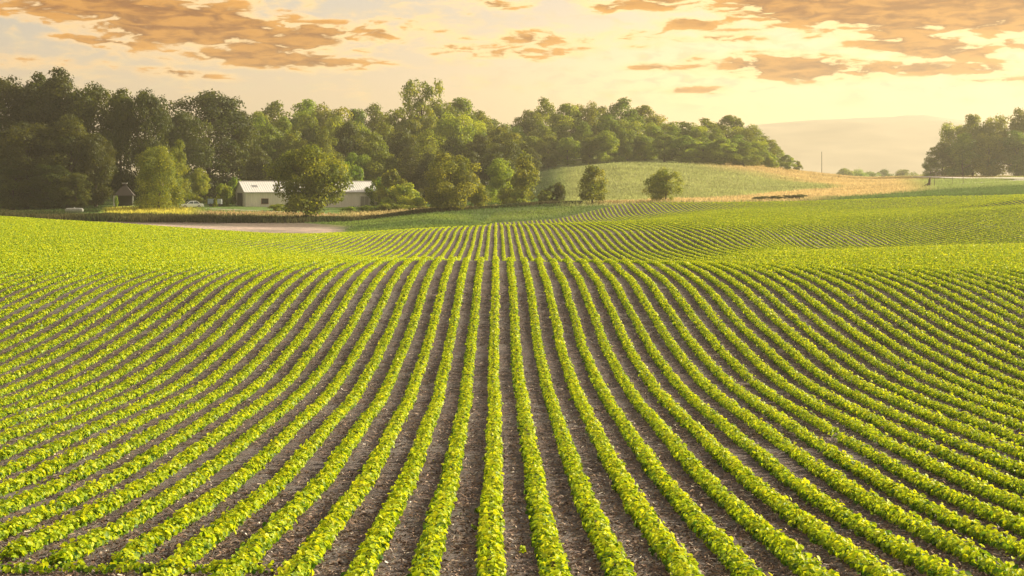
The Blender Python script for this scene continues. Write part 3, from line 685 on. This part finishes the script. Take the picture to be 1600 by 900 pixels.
# ------------------------------------------------------------------ barn
def barn():
    d = 336.0; X0, X1 = 383.0, 589.0
    x0 = gx(X0, d); z = h1(gx(480, d), d)-.35
    zb = ZC-(326-HY)*d/F
    ang = math.radians(20)
    # right end: find the length that reaches column X1
    L = 20.0
    for _ in range(40):
        xr = x0+L*math.cos(ang); yr = d+L*math.sin(ang); Xr = VX+F*xr/yr; L += (X1-Xr)*.05
    o = empty('barn', (x0, d, zb), ang)
    Wd = 10.5; eh = 3.35; rh = 5.45
    white = plain('barn_cladding', (.66, .62, .56), .6, .1, .8, stretch=(1, 1, .2)); roof_m = plain('barn_roof_metal', (.70, .71, .70), .35, .05, .6, metal=.0)
    darkm = plain('barn_dark', (.03, .03, .03), .7); trimm = plain('barn_trim', (.42, .41, .38), .6); doorm = plain('barn_door_grey', (.22, .21, .19), .6)
    def ribbed(x0, x1, y, z0, z1, n, amp=.03):
        m = MB(); xs = np.linspace(x0, x1, n*4+1)
        vs = []; 
        for i, xx in enumerate(xs):
            yy = y-(amp if i % 4 in (1, 2) else 0); vs += [(xx, yy, z0), (xx, yy, z1)]
        fs = [(2*i, 2*i+2, 2*i+3, 2*i+1) for i in range(len(xs)-1)]
        return m.add(vs, fs)
    w = ribbed(0, L, 0, -.6, eh, 54)
    w.add([(0, 0.002, -.6), (0, Wd, -.6), (0, Wd, eh), (0, Wd/2, rh), (0, 0.002, eh)], [(0, 4, 3, 2, 1)])
    w.add([(L, 0.002, -.6), (L, Wd, -.6), (L, Wd, eh), (L, Wd/2, rh), (L, 0.002, eh)], [(0, 1, 2, 3, 4)])
    w.add([(0, Wd, -.6), (L, Wd, -.6), (L, Wd, eh), (0, Wd, eh)], [(3, 2, 1, 0)])
    w.build('wall', white, o)
    rf = MB(); ov = .3
    n = 60; xs = np.linspace(-ov, L+ov, n*4+1)
    for sgn in (0, 1):
        vs = []
        for i, xx in enumerate(xs):
            up = .035 if i % 4 in (1, 2) else 0
            ye, ze = (-ov, eh-.10) if sgn == 0 else (Wd+ov, eh-.10)
            vs += [(xx, ye, ze+up+.06), (xx, Wd/2, rh+up+.06)]
        fs = [(2*i, 2*i+2, 2*i+3, 2*i+1) if sgn == 0 else (2*i+1, 2*i+3, 2*i+2, 2*i) for i in range(len(xs)-1)]
        rf.add(vs, fs)
    ro = rf.build('roof', roof_m, o)
    rc = MB(); rc.prism([(Wd/2-.25, rh+.02), (Wd/2, rh+.16), (Wd/2+.25, rh+.02)], -ov, L+ov); rc.build('ridge_cap', trimm, ro)
    sl = (rh-eh)/(Wd/2)
    def on_roof(xa, xb, ya, yb):
        m = MB(); f_ = lambda yy: eh+sl*yy+.115
        m.add([(xa, ya, f_(ya)), (xb, ya, f_(ya)), (xb, yb, f_(yb)), (xa, yb, f_(yb)), (xa, ya, f_(ya)-.05), (xb, ya, f_(ya)-.05), (xb, yb, f_(yb)-.05), (xa, yb, f_(yb)-.05)],
              [(0, 1, 2, 3), (0, 4, 5, 1), (1, 5, 6, 2), (2, 6, 7, 3), (3, 7, 4, 0)])
        return m
    sk = plain('skylight_panel', (.25, .26, .26), .3)
    k = L/206.0
    on_roof((397-383)*k, (406-383)*k, 2.2, 3.3).build('skylight', sk, ro)
    on_roof((548-383)*k, (557-383)*k, 2.0, 3.1).build('skylight', sk, ro)
    # window with frame
    wx0, wx1 = (408-383)*k, (418-383)*k
    wn = MB().box(wx0, wx1, -.07, -.035, 1.0, 1.95).build('window', darkm, o)
    fr = MB(); fr.box(wx0-.08, wx1+.08, -.1, -.072, 1.95, 2.05).box(wx0-.08, wx1+.08, -.1, -.072, .9, 1.0).box(wx0-.08, wx0, -.1, -.072, 1.0, 1.95).box(wx1, wx1+.08, -.1, -.072, 1.0, 1.95)
    fr.build('frame', plain('window_frame', (.25, .12, .10), .6), wn)
    dx0, dx1 = (563-383)*k, (575-383)*k
    dr = MB().box(dx0, dx1, -.08, -.035, -.3, 2.35).build('door', doorm, o)
    fr = MB(); fr.box(dx0-.1, dx0, -.11, -.0355, -.3, 2.45).box(dx1, dx1+.1, -.11, -.0355, -.3, 2.45).box(dx0, dx1, -.11, -.0355, 2.352, 2.45).box((dx0+dx1)/2-.05, (dx0+dx1)/2+.05, -.1, -.082, -.3, 2.35)
    fr.build('frame', trimm, dr)
    # tall dark doorway in the gable end, and corner trims
    MB().box(-.05, -.012, 2.6, 7.8, -.5, 3.15).build('door', darkm, o)['label'] = 'tall dark open doorway in the gable end'
    ct = MB(); ct.box(-.08, .14, -.10, -.034, -.5, eh).box(L-.14, L+.08, -.10, -.034, -.5, eh); ct.box(-.1, L+.1, -ov-.12, -ov-.01, eh-.18, eh-.04)
    ct.build('trim', trimm, o)
    tag(o, 'long pale barn with a white metal roof partly hidden behind the oak', 'barn')
barn()

# ------------------------------------------------------------------ farmyard
def shed():
    d = 331.0; x = gx(194, d); z = h1(x, d)
    o = empty('garden_shed', (x, d, z), math.radians(8))
    wm = plain('shed_wall_dark', (.035, .03, .027), .8); rm = plain('shed_roof_shingle', (.045, .036, .033), .85); wp = plain('white_post_paint', (.6, .58, .55), .5)
    m = MB(); m.box(-1.5, 1.5, .9, 3.0, -.3, 2.1); m.build('wall', wm, o)
    r = MB(); b = [(-2.0, -.9, 2.1), (2.0, -.9, 2.1), (2.0, 3.3, 2.1), (-2.0, 3.3, 2.1), (-.35, 1.0, 4.1), (.35, 1.0, 4.1), (.35, 1.5, 4.1), (-.35, 1.5, 4.1)]
    r.add(b, [(0, 3, 2, 1), (4, 5, 6, 7), (0, 1, 5, 4), (1, 2, 6, 5), (2, 3, 7, 6), (3, 0, 4, 7)]); ro = r.build('roof', rm, o)
    MB().box(-.42, .42, .93, 1.57, 4.101, 4.5).build('cupola', rm, ro)
    MB().box(-.52, .52, .85, 1.65, 4.502, 4.62).build('cupola_cap', wp, ro)
    for s in (-1, 1):
        MB().box(s*1.75-(.28 if s < 0 else .10), s*1.75+(.28 if s < 0 else .10), -.75, -.55, -.2, 2.098).build('post', wp, o)
    MB().box(-.8, .8, .86, .898, 0, 1.9).build('door', plain('shed_door', (.02, .017, .016), .7), o)
    tag(o, 'small dark shed with a steep roof, little cupola and white posts', 'shed')
shed()

def car():
    d = 322.0; x = gx(298, d); z = h1(x, d)
    o = empty('parked_car', (x, d, z), math.radians(-152))
    # local: length along x (front +x), 4.7 m long
    paint = plain('white_car_paint', (.62, .66, .66), .3, .03); glass = plain('car_glass', (.05, .075, .08), .12); blk = plain('car_black', (.02, .02, .02), .6); tyre = plain('tyre_rubber', (.02, .02, .02), .8); rim = plain('wheel_rim', (.35, .35, .36), .35, metal=.6)
    m = MB(); prof = [(2.3, .35), (2.34, .6), (2.25, .78), (1.15, .93), (.9, .95), (-1.35, .97), (-2.2, .93), (-2.33, .75), (-2.33, .35)]
    n = len(prof); W = [.84, .88, .88, .88, .88, .88, .86, .86, .84]
    vs = [(px, -W[i], pz) for i, (px, pz) in enumerate(prof)]+[(px, W[i], pz) for i, (px, pz) in enumerate(prof)]
    m.add(vs, [tuple(range(n)), tuple(range(n, 2*n))[::-1]]+[(i, n+i, n+(i+1) % n, (i+1) % n) for i in range(n)])
    m.build('body', paint, o, bevel=.04)
    c = MB(); lo = [(1.0, .952), (-1.55, .972)]; hi = [(.25, 1.42), (-1.05, 1.43)]
    c.add([(1.0, -.82, .94), (1.0, .82, .94), (-1.6, .82, .96), (-1.6, -.82, .96), (.3, -.66, 1.40), (.3, .66, 1.40), (-1.05, .66, 1.42), (-1.05, -.66, 1.42)], [(0, 1, 5, 4), (1, 2, 6, 5), (2, 3, 7, 6), (3, 0, 4, 7), (4, 5, 6, 7)])
    cb = c.build('cabin_glass', glass, o)
    rf = MB(); rf.add([(.33, -.68, 1.402), (.33, .68, 1.402), (-1.08, .68, 1.422), (-1.08, -.68, 1.422), (.2, -.6, 1.46), (.2, .6, 1.46), (-.95, .6, 1.48), (-.95, -.6, 1.48)], [(0, 1, 5, 4), (1, 2, 6, 5), (2, 3, 7, 6), (3, 0, 4, 7), (4, 5, 6, 7), (3, 2, 1, 0)])
    rf.build('roof', paint, o)
    pl = MB()
    for s in (-1, 1):
        for a, b in (((1.02, s*.84, .94), (.3, s*.69, 1.43)), ((-1.62, s*.84, .96), (-1.05, s*.69, 1.44)), ((-.3, s*.85, .95), (-.32, s*.69, 1.43))): pl.tube([a, b], .045, 6)
    pl.build('pillar', paint, o)
    for sx in (1.42, -1.38):
        for s in (-1, 1):
            w = empty('wheel', (sx, s*.80, .33)); w.parent = o
            MB().tube([(0, -.11, 0), (0, .11, 0)], .33, 20).build('tyre', tyre, w)
            MB().tube([(0, s*.112, 0), (0, s*.13, 0)], .2, 16).build('rim', rim, w)
    MB().box(-2.43, -2.34, -.84, .84, .38, .58).build('bumper', plain('chrome_grey', (.45, .46, .47), .3), o, bevel=.02)
    MB().box(-2.36, -2.332, -.55, .55, .66, .86).build('rear_panel', blk, o)
    for s in (-1, 1): MB().box(-2.365, -2.33, s*.7-.14, s*.7+.14, .66, .84).build('taillight', plain('tail_lamp_red', (.35, .03, .02), .3), o)
    for s in (-1, 1): MB().box(2.30, 2.36, s*.62-.16, s*.62+.16, .6, .74).build('headlight', rim, o)
    tag(o, 'white sedan parked on the drive between the rounded lawn tree and the barn', 'car')
car()
def trailer(X, wpx, colr, lb):
    d = 333.0; x = gx(X, d); z = h1(x, d); o = empty('utility_trailer', (x, d, z), math.radians(6)); W = wpx*d/F/2
    pm = plain('trailer_panel', colr, .5, .12, 2); dk = plain('trailer_frame', (.05, .05, .05), .6)
    MB().box(-W, W, 0, 1.6, .55, 1.55).build('box', pm, o, bevel=.03)
    MB().box(-W-.25, W+.05, .1, 1.5, .42, .547).build('chassis', dk, o)
    for s in (-1, 1):
        MB().tube([(0, .8+s*.78, .32), (0, .8+s*.95, .32)], .32, 16).build('wheel', dk, o)
    MB().tube([(-W-.2, .8, .48), (-W-1.0, .8, .42)], .04, 6).build('drawbar', dk, o)
    tag(o, lb, 'trailer')
trailer(329, 9.0, (.30, .38, .52), 'low blue boxy trailer parked right of the white car')
trailer(343, 7.0, (.50, .55, .60), 'low whitish boxy trailer nearest the barn gable')
def tank():
    d = 301.0; x = gx(116, d); z = h1(x, d); o = empty('gas_tank', (x, d, z), math.radians(10))
    wm = plain('tank_white', (.26, .27, .25), .6, .3); gm = plain('tank_legs', (.2, .2, .2), .7)
    L = 1.25; r = .42; m = MB(); path = []; rad = []
    for i in range(7): a = math.pi/2*i/6; path.append((-L-.4*math.cos(a), 0, .7)); rad.append(max(.02, r*math.sin(a)))
    for i in range(7): a = math.pi/2*i/6; path.append((L+.4*math.sin(a), 0, .7)); rad.append(max(.02, r*math.cos(a)))
    m.tube(path, rad, 20); m.build('vessel', wm, o, smooth=True)
    for s in (-1, 1): MB().box(s*.8-.1, s*.8+.1, -.4, .4, -.2, .35).build('leg', gm, o)
    MB().tube([(0, 0, 1.1), (0, 0, 1.26)], .13, 12).build('valve_cover', wm, o)
    tag(o, 'white rounded gas tank in the grass under the big dark trees', 'tank')
tank()

def pole(name, X, d, top, rad, lb, cat='pole', arm=False, group=None):
    x = gx(X, d); z = h1(x, d); hgt = ZC-(top-HY)*d/F-z
    wm = M.setdefault('pole_wood', plain('weathered_wood', (.11, .085, .065), .85, .2, 4, bump=.2))
    o = empty(name, (x, d, z))
    MB().tube([(0, 0, -.4), (0, 0, hgt)], [rad, rad*.8], 10).build('post', wm, o)
    if arm:
        MB().box(-.9, .9, -rad-.07, -rad-.003, hgt-.75, hgt-.60).build('crossarm', wm, o)
        for q in (-.75, 0, .75): MB().tube([(q, -rad-.03, hgt-.598), (q, -rad-.03, hgt-.45)], .04, 6).build('insulator', plain('insulator_grey', (.4, .4, .4), .3), o)
    return tag(o, lb, cat, group)
pole('utility_pole', 1284, 545, 237, .11, 'thin tall pole on the skyline right of the hill wood', arm=False)
gp = 'posts by the road on the right'
pole('fence_post', 1460, 372, 279, .09, 'short dark post just right of the dark stump', 'post', group=gp)
pole('fence_post', 1488, 380, 276, .05, 'thin post left of the two beside the road bend', 'post', group=gp)
pole('fence_post', 1505, 382, 274, .06, 'taller thin post by the road bend', 'post', group=gp)
def stump():
    d = 374.0; x = gx(1449, d); z = h1(x, d); o = empty('tree_stump', (x, d, z))
    MB().tube([(.4, 0, -.3), (.42, 0, .7), (.5, .05, 1.5), (.62, 0, 2.1)], [.42, .3, .26, .12], 9).build('trunk', M['bark'], o)
    MB().tube([(.35, 0, .7), (-.4, -.1, .28), (-1.2, -.1, .02)], [.3, .28, .1], 7).build('root', M['bark'], o)
    tag(o, 'dark leaning broken stump at the edge of the dry field by the road', 'stump')
stump()

# ------------------------------------------------------------------ road on the right
def road():
    pts = [(1425, 499, 6), (1470, 489, 6), (1510, 476, 6), (1550, 463, 6.5), (1585, 452, 7), (1640, 447, 7), (1700, 445, 7)]
    spur = [(1500, 392, 3.4), (1530, 408, 3.4), (1560, 425, 3.6), (1580, 436, 3.8), (1600, 447, 4)]
    rm = plain('road_gravel', (.62, .58, .52), .9, .12, 1.2, bump=.3)
    for nm, P in (('road', pts), ('farm_track', spur)):
        P = [(gx(X, d), d, w) for X, d, w in P]
        t = np.linspace(0, len(P)-1, 80); i = np.arange(len(P))
        x = np.interp(t, i, [p[0] for p in P]); y = np.interp(t, i, [p[1] for p in P]); w = np.interp(t, i, [p[2] for p in P])
        kk = np.ones(9)/9; x = np.convolve(np.pad(x, 4, mode='edge'), kk, 'valid'); y = np.convolve(np.pad(y, 4, mode='edge'), kk, 'valid')
        tx = np.gradient(x); ty = np.gradient(y); l = np.hypot(tx, ty); nx, ny = -ty/l, tx/l
        V = []
        for q in (-1, -.5, 0, .5, 1): xx = x+nx*w*.5*q; yy = y+ny*w*.5*q; V.append(np.stack([xx, yy, H(xx, yy)+(.40 if nm == 'road' else .16)+.06*(1-q*q)+(.02 if nm == 'road' else 0)], 1))
        V = np.stack(V, 1); n = len(x); idx = np.arange(n*5).reshape(n, 5)
        Fc = np.stack([idx[:-1, :-1], idx[:-1, 1:], idx[1:, 1:], idx[1:, :-1]], -1).reshape(-1, 4)
        tag(link_mesh(nm, V.reshape(-1, 3), Fc, rm, smooth=True), kind='structure')
road()

# ------------------------------------------------------------------ far hills
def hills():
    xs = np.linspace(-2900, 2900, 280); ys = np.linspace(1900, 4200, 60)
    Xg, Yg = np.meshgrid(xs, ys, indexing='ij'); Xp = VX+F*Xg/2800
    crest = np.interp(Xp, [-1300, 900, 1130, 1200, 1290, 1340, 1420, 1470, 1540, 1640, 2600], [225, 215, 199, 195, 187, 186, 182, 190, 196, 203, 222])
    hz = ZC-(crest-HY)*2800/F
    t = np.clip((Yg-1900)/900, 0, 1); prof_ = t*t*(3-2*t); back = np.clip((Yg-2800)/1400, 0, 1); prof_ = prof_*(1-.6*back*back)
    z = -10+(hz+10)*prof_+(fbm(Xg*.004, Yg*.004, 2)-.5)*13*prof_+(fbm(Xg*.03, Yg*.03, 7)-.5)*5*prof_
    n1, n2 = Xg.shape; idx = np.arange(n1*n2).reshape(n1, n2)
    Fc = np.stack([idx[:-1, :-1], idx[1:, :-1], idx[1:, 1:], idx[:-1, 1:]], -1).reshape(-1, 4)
    tag(link_mesh('hills', np.stack([Xg, Yg, z], -1).reshape(-1, 3), Fc, plain('haze_paled_hills', (.40, .35, .25), .95, .2, .01), smooth=True), kind='structure')  # hill colour paled so it carries part of the haze
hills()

# ------------------------------------------------------------------ haze
HAZE = 0.00028
bm = MB().box(-3100, 3100, -300, 4400, -26, 131)
hm, nt, out = nodes_of('haze')
pv = N(nt, 'ShaderNodeVolumePrincipled'); pv.inputs['Color'].default_value = (1, .96, .78, 1); pv.inputs['Density'].default_value = HAZE; pv.inputs['Anisotropy'].default_value = .62
nt.links.new(pv.outputs[0], out.inputs['Volume'])
hz = bm.build('haze', hm); tag(hz, kind='stuff'); hz['label'] = 'warm pale haze lying over the far fields and hills'

# ------------------------------------------------------------------ sky
SUN_AZ = math.radians(67); SUN_EL = math.radians(22)
def world():
    w = bpy.data.worlds.new('World'); sc.world = w; w.use_nodes = True; nt = w.node_tree; nt.nodes.clear(); L = nt.links.new
    out = N(nt, 'ShaderNodeOutputWorld'); tc = N(nt, 'ShaderNodeTexCoord'); sp = N(nt, 'ShaderNodeSeparateXYZ'); L(tc.outputs['Generated'], sp.inputs[0])
    def mth(op, a, b=None, c=None, clamp=False):
        n = N(nt, 'ShaderNodeMath', operation=op); n.use_clamp = clamp
        for i, q in enumerate((a, b, c)):
            if q is None: continue
            if isinstance(q, (int, float)): n.inputs[i].default_value = q
            else: L(q, n.inputs[i])
        return n.outputs[0]
    def sstep(v, a, b, lo=0., hi=1.):
        n = N(nt, 'ShaderNodeMapRange'); n.interpolation_type = 'SMOOTHSTEP'; L(v, n.inputs['Value'])
        n.inputs['From Min'].default_value = a; n.inputs['From Max'].default_value = b; n.inputs['To Min'].default_value = lo; n.inputs['To Max'].default_value = hi
        return n.outputs[0]
    X, Y, Z = sp.outputs
    az = mth('ARCTAN2', X, Y); hr = mth('SQRT', mth('ADD', mth('MULTIPLY', X, X), mth('MULTIPLY', Y, Y))); el = mth('ARCTAN2', Z, hr)
    U = mth('MULTIPLY', az, 26.0); Vv = mth('MULTIPLY', el, 26.0)      # about 2.2 degrees per unit
    cb = N(nt, 'ShaderNodeCombineXYZ'); L(U, cb.inputs[0]); L(Vv, cb.inputs[1])
    def noise(scale, detail, rough, sx, sy, off=0, rot=0, dist=0):
        mp = N(nt, 'ShaderNodeMapping'); mp.inputs['Scale'].default_value = (sx, sy, 1); mp.inputs['Location'].default_value = (off, off*.7, 0); mp.inputs['Rotation'].default_value = (0, 0, rot)
        L(cb.outputs[0], mp.inputs[0]); n = N(nt, 'ShaderNodeTexNoise'); n.inputs['Scale'].default_value = scale; n.inputs['Detail'].default_value = detail; n.inputs['Roughness'].default_value = rough; n.inputs['Distortion'].default_value = dist
        L(mp.outputs[0], n.inputs['Vector']); return n.outputs['Fac']
    nA = noise(1.0, 9, .58, .9, 2.6, 3.1, 0.05, .4); nB = noise(1.0, 6, .52, 2.4, 7.0, 7.7, .03, .5); nC = noise(1.0, 6, .55, .35, 1.4, 1.3); nD = noise(1.0, 5, .55, 1.8, 9, 5.2, -.08, .8)
    # cloud banks: (photo column, row, half width, half height, tilt) turned into directions
    BANK = [(300, 42, 300, 50, -.10, 1.7), (130, 12, 220, 34, -.02, 1.4), (400, 92, 240, 19, -.05, 1.3), (180, 72, 150, 11, -.10, .8), (290, 118, 75, 9, -.06, .8), (60, 100, 90, 12, .0, .6),
            (600, 55, 140, 26, -.03, .62), (760, 5, 80, 12, 0, .8), (720, 78, 190, 14, -.02, .6), (1010, 8, 110, 18, 0, 1.0), (1090, 40, 85, 16, -.05, .9), (1400, 18, 330, 54, -.03, 2.0), (1560, 10, 260, 66, -.03, 2.0),
            (1440, 80, 130, 28, -.05, 1.3), (1230, 106, 160, 25, -.03, 1.5), (1440, 114, 170, 21, -.02, 1.3), (1020, 106, 60, 8, 0, .85), (1085, 142, 68, 7, 0, .95), (880, 60, 200, 20, 0, .5), (1560, 132, 90, 8, 0, .8), (1590, 80, 60, 12, -.1, .9), (1120, 62, 90, 9, -.02, .7)]
    acc = None
    for (px, py, rx, ry, rot, am) in BANK:
        u0 = math.atan((px-VX)/F)*26; v0 = math.atan((HY-py)/F)*26
        dx = mth('SUBTRACT', U, u0); dy = mth('SUBTRACT', Vv, v0)
        c, s = math.cos(rot), math.sin(rot)
        a = mth('MULTIPLY_ADD', dx, c*100/rx/1., mth('MULTIPLY', dy, s*100/rx)); b = mth('MULTIPLY_ADD', dy, c*100/ry, mth('MULTIPLY', dx, -s*100/ry))
        q = mth('SUBTRACT', 1.0, mth('SQRT', mth('ADD', mth('MULTIPLY', a, a), mth('MULTIPLY', b, b))))
        q = mth('MULTIPLY', mth('MAXIMUM', q, -.6), am)
        acc = q if acc is None else mth('SMOOTH_MAX', acc, q, .18)
    # elsewhere on the dome the same kind of cloud comes from noise alone
    outside = mth('MAXIMUM', sstep(mth('ABSOLUTE', mth('ADD', U, -.3)), 8.6, 10.5), sstep(Vv, 3.2, 4.6))
    amb = mth('MULTIPLY', sstep(nC, .45, .75, -.5, .7), outside)
    acc = mth('MAXIMUM', acc, mth('ADD', amb, mth('MULTIPLY', mth('SUBTRACT', 1.0, outside), -.6)))
    den = mth('ADD', acc, mth('MULTIPLY', mth('SUBTRACT', nA, .5), 2.4)); den = mth('ADD', den, mth('ADD', mth('MULTIPLY', mth('SUBTRACT', nB, .5), 1.3), mth('MULTIPLY', mth('SUBTRACT', nD, .5), 1.1)))
    low = sstep(Vv, .95, 1.45)
    cover = mth('MULTIPLY', sstep(den, -.34, .58), low); core = mth('MULTIPLY', sstep(mth('ADD', den, mth('MULTIPLY', mth('SUBTRACT', nD, .5), 1.4)), .14, 1.1), low)
    wisp = mth('MULTIPLY', mth('MULTIPLY', sstep(mth('ADD', mth('MULTIPLY', nB, .9), mth('MULTIPLY', nA, .4)), .60, .84), low), .9)
    # base sky
    sky = N(nt, 'ShaderNodeTexSky'); sky.sky_type = 'NISHITA'; sky.sun_disc = False; sky.sun_elevation = SUN_EL; sky.sun_rotation = SUN_AZ; sky.dust_density = 3; sky.air_density = 1.2
    def mix(f, a, b, blend='MIX'):
        n = N(nt, 'ShaderNodeMix', data_type='RGBA', blend_type=blend); n.clamp_factor = True
        for sock, q in ((n.inputs['Factor'], f), (n.inputs[6], a), (n.inputs[7], b)):
            if isinstance(q, tuple): sock.default_value = (*q, 1)
            elif isinstance(q, (int, float)): sock.default_value = q
            else: L(q, sock)
        return n.outputs[2]
    lr = sstep(U, -8.5, 3.0); ud = sstep(Vv, 0.6, 3.2)
    top = mix(lr, (.50, .47, .44), (.74, .60, .49)); bot = mix(lr, (.88, .64, .40), (1.0, .74, .44))
    base = mix(ud, bot, top)
    g1 = mth('SUBTRACT', U, 3.9); g2 = mth('SUBTRACT', Vv, 1.25)
    gl = mth('EXPONENT', mth('MULTIPLY', mth('ADD', mth('MULTIPLY', g1, mth('MULTIPLY', g1, .10)), mth('MULTIPLY', g2, mth('MULTIPLY', g2, .8))), -1.0))
    base = mix(mth('MULTIPLY', gl, .8), base, (1.75, 1.2, .55))
    base = mix(1.0, base, mix(1.0, sky.outputs[0], (.07, .06, .052), 'MULTIPLY'), 'ADD')
    zen = sstep(Vv, 4.0, 26.0); base = mix(zen, base, (.26, .31, .40))
    back = sstep(mth('COSINE', mth('SUBTRACT', az, SUN_AZ)), .3, -.9); base = mix(mth('MULTIPLY', back, .6), base, (.40, .42, .46))
    # clouds: bright thin edges, brown-orange bodies
    tone = mth('ADD', mth('ADD', mth('MULTIPLY', nD, .75), mth('MULTIPLY', nB, .45)), mth('MULTIPLY', nA, .05))
    body = mix(sstep(tone, .52, .76), (.36, .10, .003), (1.1, .48, .06))
    body = mix(mth('MULTIPLY', sstep(core, .6, 1.0), .3), body, (.46, .125, .001))
    edgec = mix(lr, (1.30, .86, .42), (1.6, 1.10, .46))
    cc = mix(sstep(core, .05, .55), edgec, body)
    colr = mix(wisp, base, (1.02, .82, .52))
    colr = mix(cover, colr, cc)
    bg2 = N(nt, 'ShaderNodeBackground'); bg2.inputs['Strength'].default_value = SKYS; L(colr, bg2.inputs['Color'])
    L(bg2.outputs[0], out.inputs['Surface'])
SKYS = .415
world()
sun = bpy.data.lights.new('sun', 'SUN'); sun.energy = 5.0; sun.angle = math.radians(.8); sun.color = (1, .86, .62)
so = bpy.data.objects.new('sun', sun); COL.objects.link(so)
from mathutils import Vector
sd = Vector((math.sin(SUN_AZ)*math.cos(SUN_EL), math.cos(SUN_AZ)*math.cos(SUN_EL), math.sin(SUN_EL)))
so.rotation_euler = sd.to_track_quat('Z', 'Y').to_euler(); so.location = (100, 100, 200)

# ------------------------------------------------------------------ camera
cam = bpy.data.cameras.new('camera'); co = bpy.data.objects.new('camera', cam); COL.objects.link(co); sc.camera = co
co.location = (0, 0, ZC); co.rotation_euler = (math.pi/2, 0, 0)
cam.sensor_width = 36; cam.lens = 36*F/1600; cam.shift_x = (800-VX)/1600; cam.shift_y = -(450-HY)/1600
cam.clip_start = .5; cam.clip_end = 20000
sc.view_settings.view_transform = 'Standard'; sc.view_settings.look = 'None'; sc.view_settings.gamma = 1; sc.view_settings.exposure = 1.1
sc.cycles.max_bounces = 4; sc.cycles.diffuse_bounces = 2; sc.cycles.transmission_bounces = 2; sc.cycles.volume_bounces = 0; sc.cycles.use_denoising = True
sc.render.use_persistent_data = False
